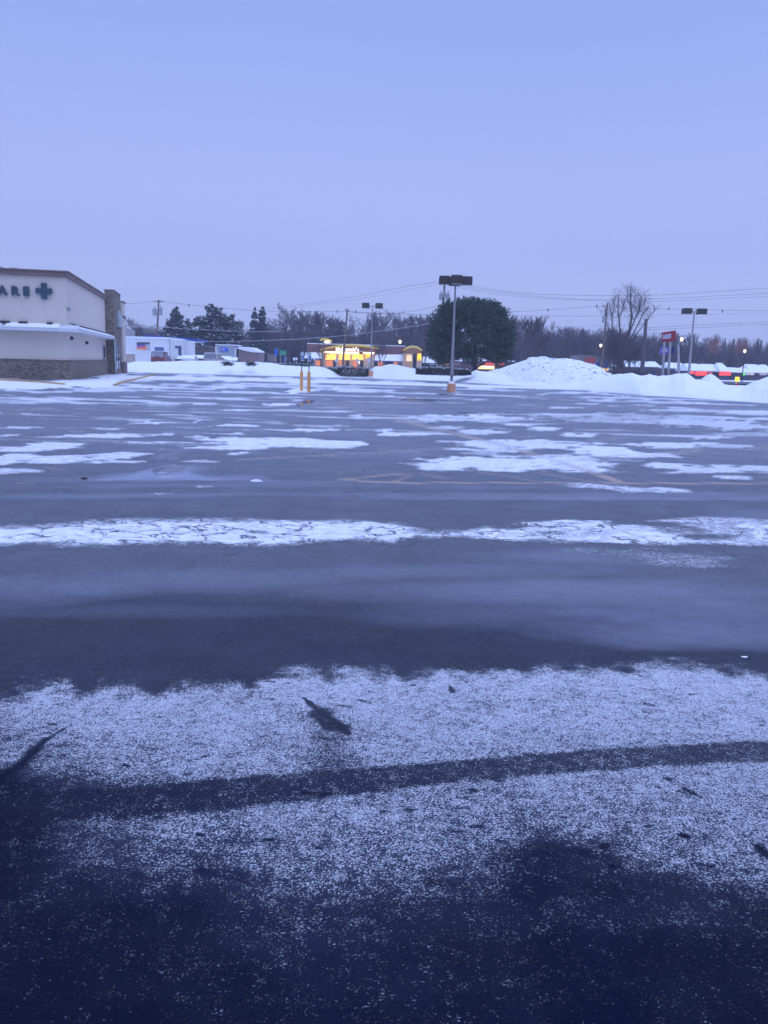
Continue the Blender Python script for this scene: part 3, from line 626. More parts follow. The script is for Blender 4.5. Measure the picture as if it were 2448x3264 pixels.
t = MB(); cx, cz = -1.32, 5.62; t.box(cx-.17, cx+.17, -.2, -.03, cz-.5, cz+.5); t.box(cx-.5, cx-.17, -.2, -.03, cz-.17, cz+.17); t.box(cx+.17, cx+.5, -.2, -.03, cz-.17, cz+.17)
t.build('cross_emblem', M_TEAL, cl)
t = MB(); t.box(-5.2, -4.2, 1.5, 2.6, ZT, ZT+.42); t.box(-3.6, -3.1, 1.2, 1.8, ZT, ZT+.35); t.box(-6.5,-5.6,2.2,3,ZT,ZT+.5)
t.build('rooftop_unit', M_GREY, cl)

# ------------------------------------------------------------------ parking sign posts
def sign_post(px, py, dz, rz, label):
    p = G(px, py); r = thing('parking_sign', p, label, 'sign', rz=rz)
    t = MB(); t.tube([(0,0,-.05),(0,0,1.04),(0,0,1.07),(0,0,1.085)], [.085,.085,.07,.03], 14); t.build('bollard', M_ORANGE, r, smooth=False)
    MB().tube([(0,0,1.05),(0,0,2.12+dz)], .028, 8).build('post', mat('dark_green_post', (.03,.06,.06), .5, .2, 3), r)
    s = MB(); s.box(-.11, .11, -.05, -.03, 1.62+dz, 2.10+dz); sp = s.build('sign_plate', M_SIGNW, r)
    MB().box(-.095, .095, -.056, -.051, 1.66+dz, 1.90+dz).build('blue_panel', M_SIGNB, sp)
    w = MB(); yy = -.0585
    w.box(-.012, .012, yy, yy+.002, 1.85+dz, 1.875+dz)                      # head
    w.box(-.014, .010, yy, yy+.002, 1.755+dz, 1.845+dz); w.box(.010, .05, yy, yy+.002, 1.755+dz, 1.775+dz); w.box(.04, .058, yy, yy+.002, 1.70+dz, 1.755+dz)
    w.box(.010, .045, yy, yy+.002, 1.80+dz, 1.815+dz)
    for k in range(14):
        a = math.pi*.55 + k/13*math.pi*1.3; w.cbox((-.005+.055*math.cos(a), yy+.001, 1.745+dz+.055*math.sin(a)), (.015, .002, .015))
    w.build('wheelchair_symbol', M_SIGNW, sp)
    w = MB()
    for i, (zz, ww) in enumerate([(2.06, .14), (2.02, .17), (1.97, .13)]): w.box(-ww/2, ww/2, yy+.0045, yy+.006, zz+dz, zz+.018+dz)
    w.build('lettering', M_SIGNG, sp)
sign_post(961, 1246, .02, .88, 'left of two blue and white parking signs on orange bollards')
sign_post(984, 1250, .0, .85, 'right of two blue and white parking signs on orange bollards')

# ------------------------------------------------------------------ parking lot lamps
def lamp_post(px, py, Y, topy, heads, label, zb=None, base=True, rzh=0.0, box=(.75, .8, .5), off=.72, lean=0):
    p = at(px, py, Y); 
    if zb is not None: p.z = zb
    r = thing('parking_lot_lamp', p, label, 'street lamp', 'floodlight poles of the parking lot')
    Ht = at(px, topy, Y).z - p.z
    if base:
        t = MB(); t.tube([(0,0,-.1),(0,0,.50),(0,0,.54)], [.255,.25,.22], 20); t.build('concrete_base', M_SALMON, r)
        MB().tube([(0,0,.54),(0,0,.62),(0,0,.66)], [.19,.17,.1], 10).build('snow_cap', M_SNOW, r)
    zs = .54 if base else 0
    MB().tube([(0,0,zs),(0,0,zs+1.0),(lean,0,Ht)], [.095,.09,.045], 12).build('pole', M_GALV, r)
    MB().box(-.035, .035, -.105, -.085, zs+.35, zs+.5).build('hand_hole_cover', M_DARK, r)
    bx, by, bz = box
    for (hx, hy) in heads:
        c = Vector((lean+hx*off, hy*off, Ht-.02)); w = (bx, by) if abs(hx) >= abs(hy) else (by, bx)
        t = MB(); t.prism([(c.x-w[0]/2, c.z-bz/2), (c.x+w[0]/2, c.z-bz/2), (c.x+w[0]/2, c.z+bz/2-.05), (c.x+w[0]/2-.05, c.z+bz/2), (c.x-w[0]/2+.05, c.z+bz/2), (c.x-w[0]/2, c.z+bz/2-.05)], 'y', c.y-w[1]/2, c.y+w[1]/2)
        hd = t.build('lamp_head', M_LAMPBOX, r)
        MB().box(c.x-w[0]/2+.05, c.x+w[0]/2-.05, c.y-w[1]/2+.05, c.y+w[1]/2-.05, c.z-bz/2-.02, c.z-bz/2-.001).build('lens', mat('dim_lens', (.35,.36,.36), .3, .1, 2), hd)
        MB().box(c.x-w[0]/2+.03, c.x+w[0]/2-.03, c.y-w[1]/2+.03, c.y+w[1]/2-.03, c.z+bz/2, c.z+bz/2+.04).build('snow_cover', M_SNOW, hd)
        MB().tube([(lean,0,Ht-.05),(c.x, c.y, c.z-.03)], .04, 8).build('arm', M_GALV, hd)
    return r
lamp_post(1438, 1251, G(1438,1251).y, 893, [(-1,0),(1,0),(0,-1),(0,1)], 'tallest lamp pole with four dark floodlight boxes on a salmon concrete base', zb=0, box=(.62,.66,.46), off=.66)
lamp_post(1182, 1197, 95, 974, [(-1,0),(1,0)], 'slim twin headed lamp pole standing before the fast food restaurant', box=(.8,.8,.56), off=.72)
lamp_post(2194, 1214, 62, 991, [(-1,0),(1,0)], 'twin headed lamp pole in the snow beside the red pylon sign', base=False, box=(.58,.6,.38), off=.52)

# ------------------------------------------------------------------ plants
def leaf_mesh(name, C, size, mats, parent=None, seed=0, mi=None, flat=.0, up=None):
    rs = np.random.RandomState(seed); n = len(C)
    a = rs.normal(size=(n, 3)); b = rs.normal(size=(n, 3))
    a[:, 2] *= (1-flat); b[:, 2] *= (1-flat)
    a /= np.linalg.norm(a, axis=1)[:, None]; b -= (a*b).sum(1)[:, None]*a; b /= np.linalg.norm(b, axis=1)[:, None]
    sz = (size*rs.uniform(.5, 1.3, n))[:, None] if np.isscalar(size) else (size*rs.uniform(.6, 1.2, n))[:, None]
    v = np.stack([C - a*sz, C + b*sz*.28, C + a*sz, C - b*sz*.28], 1).reshape(-1, 3).astype(np.float32)
    me = bpy.data.meshes.new(name); me.vertices.add(len(v)); me.vertices.foreach_set('co', v.ravel())
    me.loops.add(4*n); me.loops.foreach_set('vertex_index', np.arange(4*n, dtype=np.int32))
    me.polygons.add(n); me.polygons.foreach_set('loop_start', np.arange(0, 4*n, 4, dtype=np.int32)); me.polygons.foreach_set('loop_total', np.full(n, 4, dtype=np.int32))
    me.update(calc_edges=True)
    o = link_mesh(name, me, mats, parent)
    if mi is not None: me.polygons.foreach_set('material_index', mi.astype(np.int32))
    return o

def segs_mesh(segs, k=3):
    """segments (p0,p1,r0,r1) to thin prisms, fast"""
    A = np.array([s[0] for s in segs]); B = np.array([s[1] for s in segs]); r0 = np.array([s[2] for s in segs]); r1 = np.array([s[3] for s in segs])
    t = B-A; t /= np.maximum(np.linalg.norm(t, axis=1)[:, None], 1e-6)
    h = np.where(np.abs(t[:, 2:3]) < .9, np.array([[0, 0, 1.]]), np.array([[1., 0, 0]]))
    u = np.cross(t, h); u /= np.linalg.norm(u, axis=1)[:, None]; w = np.cross(t, u)
    vs = []
    for P, r in ((A, r0), (B, r1)):
        for j in range(k):
            an = 2*math.pi*j/k; vs.append(P + (u*math.cos(an) + w*math.sin(an))*r[:, None])
    v = np.stack(vs, 1).reshape(-1, 3).astype(np.float32); n = len(segs)
    base = (np.arange(n)*2*k)[:, None]
    q = np.stack([np.stack([base[:, 0]+j, base[:, 0]+(j+1) % k, base[:, 0]+k+(j+1) % k, base[:, 0]+k+j], -1) for j in range(k)], 1).reshape(-1, 4)
    me = bpy.data.meshes.new('branches'); me.vertices.add(len(v)); me.vertices.foreach_set('co', v.ravel())
    me.loops.add(q.size); me.loops.foreach_set('vertex_index', q.ravel().astype(np.int32))
    me.polygons.add(len(q)); me.polygons.foreach_set('loop_start', np.arange(0, q.size, 4, dtype=np.int32)); me.polygons.foreach_set('loop_total', np.full(len(q), 4, dtype=np.int32))
    me.update(calc_edges=True); return me

def bare_tree_meshes(seed, Ht=12., spread=.5, stems=1, twig=.022, r0=.22, levels=4, fork=.25, up=.35, nb=7):
    rg = random.Random(seed); lows = []; highs = []
    def grow(p, d, ln, r, lv):
        n = 4 if lv <= 1 else 3; pts = [p]; dd = d.copy()
        for i in range(n):
            dd = (dd + Vector((rg.gauss(0, .12), rg.gauss(0, .12), rg.gauss(0, .06) + up*.12))).normalized()
            pts.append(pts[-1] + dd*ln/n)
        rr = [max(r*(1-.72*i/n), twig*.5) for i in range(n+1)]
        tgt = lows if lv <= 1 else highs
        for i in range(n): tgt.append((tuple(pts[i]), tuple(pts[i+1]), rr[i], rr[i+1]))
        if lv >= levels: return
        k = nb if lv < 2 else nb-2
        for j in range(k):
            t = fork + (1-fork)*(j+rg.random())/k
            if lv == 0: t = max(t, .28)
            i = min(n-1, int(t*n)); q = pts[i].lerp(pts[i+1], t*n-i)
            ax = Vector((rg.gauss(0, 1), rg.gauss(0, 1), 0)).normalized()
            nd = (dd*(1-spread) + ax*spread*rg.uniform(.6, 1.3) + Vector((0, 0, up))).normalized()
            grow(q, nd, ln*rg.uniform(.42, .66)*(1.15-.45*t), max(rr[i]*.55, twig), lv+1)
    for s in range(stems):
        a = rg.uniform(0, 6.28); d = Vector((math.cos(a)*.25*(stems > 1), math.sin(a)*.25*(stems > 1), 1)).normalized()
        grow(Vector((rg.gauss(0, .15)*(stems > 1), rg.gauss(0, .15)*(stems > 1), -.3)), d, Ht*.72, r0, 0)
    zm = max(s[1][2] for s in highs)
    sc = Ht/zm
    me1 = segs_mesh(lows, 6); me2 = segs_mesh(highs, 3)
    for m_ in (me1, me2): m_.transform(Matrix.Scale(sc, 4)); m_.name = 'tree'
    me1.materials.append(M_BARK); me2.materials.append(M_TWIG)
    return me1, me2
PROTO = [bare_tree_meshes(11, 12, .5, 1, .027, nb=7), bare_tree_meshes(12, 12, .62, 2, .026, r0=.17, nb=6), bare_tree_meshes(13, 12, .42, 1, .028, up=.55, nb=7),
         bare_tree_meshes(14, 12, .6, 3, .030, r0=.14, up=.3, nb=6), bare_tree_meshes(15, 12, .5, 1, .028, up=.2, nb=7)]
def bare_tree(px, topy, Y, proto, label, wide=1.0, zb=.3, group='bare trees of the tree line', rz=0, name='bare_tree', cat='tree', sl=0):
    p = at(px, topy, Y); h = p.z - zb
    r = thing(name, (p.x, Y, zb), label, cat, group, rz=rz)
    s = h/12.0; r.scale = (s*wide, s*wide, s)
    a = bpy.data.objects.new('trunk', PROTO[proto][0]); COL.objects.link(a); a.parent = r
    b = bpy.data.objects.new('crown', PROTO[proto][1]); COL.objects.link(b); b.parent = r
    if sl: r.rotation_euler = (0, sl, rz)
    return r
rg = random.Random(77)
TL = [ # px, top y, depth
 (405,1012,205),(432,1004,210),(462,1012,205),(488,1030,200),(520,1035,215),(590,1020,215),(610,1045,205),(745,1040,210),
 (775,1012,215),(790,1024,205),(858,1018,210),(885,1000,215),(905,992,220),(925,978,215),(948,986,220),(968,1000,215),(985,992,220),(1005,986,215),(1022,1010,220),(1040,1012,215),(1062,1006,225),(1082,1002,215),(1098,1010,220),
 (1120,1020,220),(1140,1018,215),(1165,1002,225),(1188,996,215),(1212,994,225),(1236,985,215),(1262,1002,225),(1285,1004,215),(1310,996,225),(1332,1002,215),(1355,992,225),(1376,1004,215),(1395,1000,220),
 (1610,1010,200),(1622,1006,215),(1745,1040,220),(1768,1040,215),(1792,1036,220),(1815,1050,215),(1835,1056,225),(1858,1044,215),(1880,1046,220),(1905,1040,215),(1925,1046,220),(1945,1040,215),
 (2062,1058,205),(2085,1076,215),(2105,1072,220),(2140,1060,220),(2165,1062,215),(2200,1060,225),(2225,1076,215),(2255,1084,215)]
grp_l = 'bare grey-purple tree of the tree line behind the buildings'
for i, (px, ty, Y) in enumerate(TL):
    bare_tree(px + rg.uniform(-4, 4), ty + rg.choice([-12, -4, 0, 0, 8, 16]), Y, [0, 1, 2, 4, 3][rg.randrange(5)], grp_l, rg.uniform(.9, 1.7), rz=rg.uniform(0, 6.28))
for px, ty, Y in [(1640,1004,150),(1662,1008,145),(1688,1008,155),(1712,1002,150),(1735,1018,155)]:
    bare_tree(px, ty, Y, 2 if px != 1688 else 1, 'bare leaning tree with pale stems between the round pine and snow pile', 1.25, rz=px*.7, group='leaning trees behind the snow pile', sl=.12)
for px, ty, Y, pr, lab in [(1218,1040,160,3,'small bare tree in front of the restaurant right of its lamp pole'),(1358,1030,150,0,'slender bare tree at the right end of the restaurant'),(1030,1080,160,3,'small bare shrub-like tree at the left end of the restaurant')]:
    bare_tree(px, ty, Y, pr, lab, .7, group=None, rz=1.0+px)
# the tall broken willow at right with long stems
bare_tree(1962, 1035, 140, 1, 'dense dark many-stemmed tree behind the snow pile', 1.0, group=None, rz=.4)
bare_tree(1985, 1040, 142, 3, 'dense bushy tree between the snow pile and pylon sign', 1.25, group=None, rz=1.4)
for px, ty, Y, pr, w, lab in [(1945,1058,138,3,1.3,'dark bushy tree at the left of the tall bare tree'),(1972,1045,139,3,1.2,'dark bushy tree just in front of the tall bare tree'),(1998,1052,139,1,1.1,'dark bushy tree at the right of the tall bare tree'),(2035,1068,141,3,1.3,'low dark bushy tree beside the thick utility pole')]:
    bare_tree(px, ty, Y, pr, lab, w, group=None, rz=px*.9)
bare_tree(2015, 1050, 143, 3, 'dense low tree just left of the thick utility pole', 1.1, group=None, rz=2.4)
r = thing('tall_bare_tree', (at(1985,1100,141).x, 141, .3), 'tall bare tree with long thin stems rising above the tree line', 'tree')
s = []; s2 = []
def stem(pts, r0, tgt):
    P = [at(x, y, 141) - Vector(ORG[r.name][0]) for x, y in pts]
    for i in range(len(P)-1):
        tgt.append((tuple(P[i]+Vector((0, .3*math.sin(i*2+r0*90), 0))), tuple(P[i+1]+Vector((0, .3*math.sin((i+1)*2+r0*90), 0))), r0*(1-.7*i/len(P)), r0*(1-.7*(i+1)/len(P))))
    rg2 = random.Random(int(pts[0][0]*7))
    for i in range(1, len(P)):
        for j in range(9):
            a = P[i-1].lerp(P[i], rg2.random()); d = Vector((rg2.gauss(0, .5), rg2.gauss(0, .5), rg2.uniform(.3, 1.1))).normalized()*rg2.uniform(.6, 2.0)
            e = a+d; s2.append((tuple(a), tuple(e), .024, .014))
            for q in range(4):
                a2 = a.lerp(e, rg2.uniform(.3, 1)); s2.append((tuple(a2), tuple(a2+Vector((rg2.gauss(0, .35), rg2.gauss(0, .35), rg2.uniform(.2, .7)))), .012, .008))
base = (1975, 1190)
for pts, rr in [([base,(1972,1100),(1975,1050),(1974,1010),(1969,985),(1972,940)], .16),([base,(1985,1100),(2006,1050),(2013,1010),(2012,985),(2010,950),(2008,925)], .2),
            ([base,(1968,1100),(1952,1040),(1950,1010),(1943,975)], .12),([(1990,1100),(2015,1040),(2030,1005),(2036,985),(2040,960)], .12),([(1995,1110),(2035,1030),(2052,1000),(2065,982)], .11),
            ([base,(1990,1110),(2045,1045),(2072,1010),(2088,985)], .10),([base,(1960,1100),(1940,1050),(1930,1010),(1928,985)], .09),([(2030,1005),(2050,975),(2058,950)], .05),([(1950,1010),(1958,975),(1956,950)], .05),([(1974,1012),(1986,985),(1988,960)], .05),([(2012,990),(2022,960),(2025,935)], .05),([(2012,985),(2000,955),(2001,935)], .05),([(2036,990),(2046,965),(2044,945)], .05)]:
    stem(pts, rr, s)
link_mesh('trunk', segs_mesh(s, 6), M_BARK, r); link_mesh('crown', segs_mesh(s2, 3), M_TWIG, r)
# low brush that closes the tree line near the ground
rs = np.random.RandomState(9)
def brush(name, px0, px1, Y, topf, n, label, seed):
    rs = np.random.RandomState(seed); sg = []
    for i in range(n):
        px = rs.uniform(px0, px1); Yy = Y + rs.uniform(-8, 8); p = at(px, 1150, Yy); h = (at(px, topf(px), Yy).z-.3)*rs.uniform(.35, 1.0)
        x0 = p.x; q0 = np.array([x0, Yy, .2]); 
        d = np.array([rs.normal(0, .16), rs.normal(0, .16), 1.0])
        q1 = q0 + d*h*.5; q2 = q1 + (d + np.array([rs.normal(0, .25), rs.normal(0, .2), 0]))*h*.5
        sg.append((q0, q1, .06, .04)); sg.append((q1, q2, .04, .02))
        for k in range(6):
            a = q0 + (q2-q0)*rs.uniform(.25, .98); sg.append((a, a + np.array([rs.normal(0, .5), rs.normal(0, .4), rs.uniform(.2, 1.1)])*min(1.6, h*.3), .028, .014))
    o = link_mesh(name, segs_mesh(sg, 3), M_TWIG)
    tag(o, label, 'thicket', kind='stuff')
brush('thicket', 380, 1420, 232, lambda x: 1056 + 10*math.sin(x*.05) + 6*math.sin(x*.17), 6500, 'dense grey-purple thicket behind the left and middle buildings', 1)
brush('thicket', 1560, 2100, 232, lambda x: 1060 + 10*math.sin(x*.06), 4200, 'dense grey-purple thicket behind the snow pile', 2)
brush('thicket', 2040, 2700, 232, lambda x: 1096 + 5*math.sin(x*.05)+3*math.sin(x*.21), 6500, 'low dense hedge-like thicket behind the shops on the right', 3)
# far right poplars
for px, ty, lab in [(2221,1060,'thin tall tree right of the twin lamp pole'),(2285,1062,'dark slim tree above the red lit shop signs'),(2306,1074,'thinner tree beside the dark slim tree'),(2336,1076,None),(2360,1076,None),(2376,1072,'dark slim tree above the right globe lamp'),(2412,1074,'dark slim tree near the right end of the tree line'),(2424,1080,None),(2450,1085,None),(2500,1080,None)]:
    bare_tree(px, ty, 215, 2, lab or 'slim tree rising from the right-hand thicket', .42, rz=px, group='slim trees on the right')
# orange-brown leaved trees
for px, y0, lab in [(2278,1092,'left of two rust-brown leaved trees in the thicket'),(2361,1092,'right of two rust-brown leaved trees in the thicket')]:
    p = at(px, y0, 205); r = thing('leafy_tree', (p.x, 205, .3), lab, 'tree')
    C = np.random.RandomState(px).normal(size=(700, 3))*[.75, .7, .9]+[0, 0, p.z-.9]
    leaf_mesh('crown', C, .22, mat('rust_leaves', (.30, .12, .10), .8, .3, 1), r, px)
    MB().tube([(0,0,0),(.1,0,p.z-.8)], [.14,.05], 6).build('trunk', M_BARK, r)

# round pine
def round_pine():
    Y = 98; b = at(1511, 1192, Y); r = thing('pine_tree', (b.x, Y, b.z-.3), 'large round dark green pine with short trunk at the lot edge', 'tree')
    rs = np.random.RandomState(21); c = at(1500, 1068, Y) - Vector(ORG[r.name][0]); 
    tufts = []
    # branch lobes
    lob = []
    zt = at(1500, 963, Y).z - ORG[r.name][0].z; zb = at(1500, 1166, Y).z - ORG[r.name][0].z
    hw = 4.75; mid = (zt+zb)/2; hh = (zt-zb)/2
    for i in range(400):
        th = rs.uniform(0, 2*math.pi); u = rs.uniform(-1, 1); rr = rs.uniform(.3, 1)**.45
        z = mid + u*hh*.92*(.4+.6*rr)
        t = (z-zb)/(zt-zb)                       # silhouette: widest a third up, squarish shoulders
        wd = hw*np.interp(t, [0, .08, .25, .45, .7, .85, .95, 1], [.60, .92, 1.0, 1.0, .90, .78, .62, .38])
        rad = wd*rr*rs.uniform(.78, 1.06)
        lob.append((c.x + rad*math.cos(th), rad*math.sin(th), z, rs.uniform(.35, .95)))
    C = []; 
    for (x, y, z, s_) in lob:
        n = int(190*s_); q = rs.normal(size=(n, 3)); q /= np.linalg.norm(q, axis=1)[:, None]; q *= (rs.uniform(.2, 1, n)**.5)[:, None]*s_
        q[:, 2] *= .75; C.append(q + [x, y, z])
    for i in range(520):
        th = rs.uniform(0, 6.28); u = rs.uniform(-.9, .95); t = (u+1)/2
        wd = hw*np.interp(t, [0, .08, .25, .45, .7, .85, .95, 1], [.60, .92, 1.0, 1.0, .90, .78, .62, .38])*.92
        d = np.array([math.cos(th)*.8, math.sin(th)*.8, rs.uniform(-.1, .7)]); n = 26; k = rs.uniform(0, 1, n)[:, None]*rs.uniform(.4, 1.15)
        C.append(np.array([c.x+wd*math.cos(th), wd*math.sin(th), mid+u*hh*.95]) + k*d + rs.normal(size=(n, 3))*.07*(1.3-k))
    # spiky leader shoots
    for i in range(420):
        th = rs.uniform(0, 6.28); rr = rs.uniform(0, .95)**.6; x = c.x+hw*.84*rr*math.cos(th); y = hw*.84*rr*math.sin(th)
        z0 = mid + hh*.93*math.sqrt(max(0, 1-.62*rr**3)); n = 24
        k = rs.uniform(0, 1, n)[:, None]; C.append(np.array([x, y, z0-.15]) + k*np.array([rs.normal(0, .1), rs.normal(0, .1), rs.uniform(.3, 1.05)]) + rs.normal(size=(n, 3))*.06)
    C = np.concatenate(C); leaf_mesh('crown', C, .155, M_NEEDLE, r, 3)
    t = MB(); t.tube([(0,0,-.3),(.02,0,.6),(.05,0,1.2),(0,0,3.0),(-.2,0,6)], [.27,.24,.22,.2,.1], 10)
    for i in range(14):
        a = i*2.4; z = .85+i*.32; t.tube([(0,0,z),(1.4*math.cos(a),1.4*math.sin(a),z+.9),(3.1*math.cos(a)+c.x*.5,3.1*math.sin(a),z+1.5)], [.12,.07,.03], 6)
    t.build('trunk', M_BARK, r)
round_pine()

def conifer(px, ty, by, Y, halfpx, label, seed, snowy=.15, ragged=.5, tiers=22, pw=.9):
    top = at(px, ty, Y); h = top.z-.3; R = halfpx*Y/FPX
    r = thing('conifer', (top.x, Y, .3), label, 'tree', 'conifers of the tree line'); rs = np.random.RandomState(seed)
    C = []; M = []; br = []
    for i in range(tiers):
        t = (i+.5*rs.rand())/tiers; z = h*(.10+.9*t); rad = R*(1-t)**pw*rs.uniform(1-ragged*.5, 1.08) + .12
        nb = int(5+8*(1-t))
        for k in range(nb):
            a = rs.uniform(0, 6.28); L = rad*rs.uniform(.55, 1.1); n = int(26+55*L)
            u = rs.uniform(.1, 1, n)**.7; w = .10+.30*L*(1-u)*.6
            x = u*L; side = rs.normal(size=n)*w*.55; zz = z - .10*x + .28*u*u*L*.5 + rs.normal(size=n)*(.10+.05*L)
            C.append(np.stack([x*math.cos(a)-side*math.sin(a), x*math.sin(a)+side*math.cos(a), zz], 1))
            top_ = (rs.rand(n) < snowy*2) & (zz > z - .08*x + .14*u*u*L + .03); M.append(top_.astype(int))
            br.append(((0, 0, z), (L*math.cos(a), L*math.sin(a), z+.04*L), .05, .015))
    C = np.concatenate(C); M = np.concatenate(M); leaf_mesh('crown', C, .26, [M_SPRUCE, M_SNOW], r, seed, mi=M, flat=.5)
    br.append(((0, 0, -.2), (0, 0, h*.5), .2, .12)); br.append(((0, 0, h*.5), (0, 0, h), .12, .02))
    link_mesh('trunk', segs_mesh(br, 5), M_BARK, r)
conifer(562, 974, 1110, 180, 95, 'snow dusted spruce behind the white mural building', 1, .13)
conifer(600, 1016, 1110, 185, 55, 'shorter ragged spruce touching the spruce behind the mural building', 2, .13)
conifer(672, 966, 1100, 165, 80, 'tallest conifer with layered drooping boughs left of centre', 3, .12, .7, 20, .62)
conifer(690, 978, 1100, 168, 115, 'broad dark conifer forming the right shoulder of the tallest conifer', 4, .10, .8, 18, .5)
conifer(640, 1004, 1100, 166, 95, 'spreading conifer forming the left shoulder of the tallest conifer', 5, .10, .8, 16, .55)
conifer(738, 1000, 1100, 170, 80, 'ragged conifer right of the broad dark conifer', 6, .08, .9, 16, .6)
conifer(812, 979, 1100, 200, 44, 'thin-topped conifer above the snowy-roofed shed', 7, .04, .9, 18)
conifer(836, 976, 1100, 200, 28, 'narrow dense conifer beside the thin-topped conifer', 8, .02, .4, 22, .55)

# hedges
def hedge(pts, hpx, depth, label, seed, dens=1500, snowp=.09):
    # pts: (px, top y, Y)
    rs = np.random.RandomState(seed); P = [at(*p) for p in pts]; r = thing('hedge', (P[0].x, P[0].y, 0), label, 'hedge')
    C = []; M = []
    for (a, b, ha, hb) in zip(P[:-1], P[1:], hpx[:-1], hpx[1:]):
        L = (b-a).length; n = int(dens*L)
        t = rs.rand(n); base = np.array(a)[None]*(1-t[:, None]) + np.array(b)[None]*t[:, None]
        hh = ha*(1-t)+hb*t; v = rs.rand(n)**.8; lump = (fbm(base[:, 0]*1.6, base[:, 1]*1.6, seed)-.5)*.35
        q = base.copy(); q[:, 2] = base[:, 2] - v*hh + lump*(1-v); q[:, 1] += rs.uniform(-depth/2, depth/2, n)*(1-.35*(v < .1)); q[:, 2] -= .25*(2*(q[:, 1]-base[:, 1])/depth)**4*.3
        C.append(q); M.append(((v < .16) & (rs.rand(n) < snowp*5)).astype(int))
    C = np.concatenate(C) - np.array(ORG[r.name][0]); leaf_mesh('foliage', C, .085, [M_HEDGE, M_SNOW], r, seed, mi=np.concatenate(M))
hedge([(1040,1168,104),(1060,1170,100),(1090,1167,96),(1130,1167,96),(1165,1170,96),(1183,1175,97)], [.6,.95,1.05,1.05,1.0,.7], 1.4, 'long snow-topped clipped hedge in front of the restaurant', 1)
hedge([(862,1155,112),(900,1158,112),(950,1158,111),(1000,1163,108),(1042,1169,106)], [.45,.5,.45,.5,.5], 1.2, 'low thin hedge running left from the restaurant hedge', 2)
hedge([(1326,1172,88),(1360,1168,87),(1420,1169,86),(1470,1172,86),(1502,1180,85)], [.6,.8,.8,.75,.4], 1.3, 'dark clipped hedge behind the tallest lamp pole', 3)
def twigs(px, py, Y, w, h, label, seed, m=None, dirn=.8):
    p = at(px, py, Y); r = thing('fallen_shrub', p, label, 'shrub'); rs = np.random.RandomState(seed); sg = []
    for i in range(70):
        a = np.array([rs.uniform(-w/2, w/2), rs.uniform(-.4, .4), rs.uniform(-.3, .1)]); sg.append((a, a+np.array([rs.normal(0, .4), rs.normal(0, .2), rs.uniform(0, h*.6)]), .035, .015))
    link_mesh('stems', segs_mesh(sg, 3), M_BARK, r)
    C = rs.normal(size=(260, 3))*[w*.2, .2, h*.10]; leaf_mesh('leaves', C, .07, m or M_HEDGE, r, seed)
twigs(726,1157,92,.7,.3,'dark flattened shrub poking from the snow bank right of the silver car',2)
twigs(800,1159,92,.8,.35,'reddish shrub poking from the snow bank below the shed',3, mat('red_leaves', (.12,.04,.05), .8, .4, 2))
twigs(1975,1191,68,1.3,.5,'dark broken branches at the right foot of the snow pile',4)
twigs(2035,1194,66,1.8,.6,'dark tangled branches in the snow left of the pylon sign',5)
twigs(2118,1205,62,1.3,.25,'low brown stems at the foot of the pylon sign',6)
twigs(2140,1203,62,.9,.3,'sparse twigs just right of the pylon sign foot',7)

# ------------------------------------------------------------------ utility poles and wires
def util_pole(px, ty, bx, by, Y, label, rad=.15, cross=None, trans=(), m=None):
    a = at(bx, by, Y); b = at(px, ty, Y); a = a + (a-b)*((a.z)/(b.z-a.z) if a.z > 0 else 0)
    r = thing('utility_pole', (a.x, Y, a.z), label, 'utility pole')
    t = MB(); t.tube([a, b], [rad*1.15, rad*.8], 9); t.build('pole', m or M_WOODP, r, world=True)
    for (cy, w) in (cross or []):
        c = at(px, cy, Y); MB().cbox((c.x, Y-.2, c.z), (w, .12, .12)).build('crossarm', M_WOODP, r, world=True)
        t = MB()
        for k in (-.45, -.15, .15, .45): t.tube([(c.x+k*w, Y-.2, c.z+.06), (c.x+k*w, Y-.2, c.z+.3)], .05, 6)
        t.build('insulator', M_GREY, r, world=True)
    for (dx, ty_, s_) in trans:
        c = at(px+dx, ty_, Y); t = MB(); t.tube([(c.x, Y-.25, c.z-.55*s_), (c.x, Y-.25, c.z+.45*s_), (c.x, Y-.25, c.z+.55*s_)], [.3*s_, .3*s_, .18*s_], 10); t.tube([(c.x, Y-.25, c.z+.5*s_), (c.x+.05, Y-.25, c.z+.95*s_)], .06, 5)
        t.build('transformer', M_GREY, r, world=True)
    return r
util_pole(506, 956, 500, 1075, 150, 'wooden utility pole with two transformers behind the white mural building', .17, [(962, 1.6)], [(-12, 995, 1.15), (7, 993, 1.15)])
util_pole(1107, 988, 1092, 1170, 130, 'grey utility pole leaning in front of the restaurant sign', .15, [(990, .6)])
util_pole(1418, 893, 1408, 1045, 115, 'utility pole with transformers rising behind the tallest lamp head', .16, [(900, 1.2)], [(-13, 946, .85), (9, 948, .9), (-2, 938, .7)])
util_pole(1936, 966, 1924, 1100, 130, 'weathered utility pole stub left of the tall bare tree', .15, None, [(-12, 1018, .9)])
util_pole(2060, 1017, 2047, 1182, 135, 'thick dark utility pole right of the tall bare tree', .28, m=M_BARK)
util_pole(2163, 1104, 2163, 1199, 85, 'grey post with a short dark crossbar below the left globe lamp', .14, None, [], M_GALV)
MB().cbox((at(2173,1103,85).x, 85, at(2173,1103,85).z), (.5, .12, .06)).build('crossbar', M_DARK, bpy.data.objects['utility_pole.005'], world=True)
WN = [0]
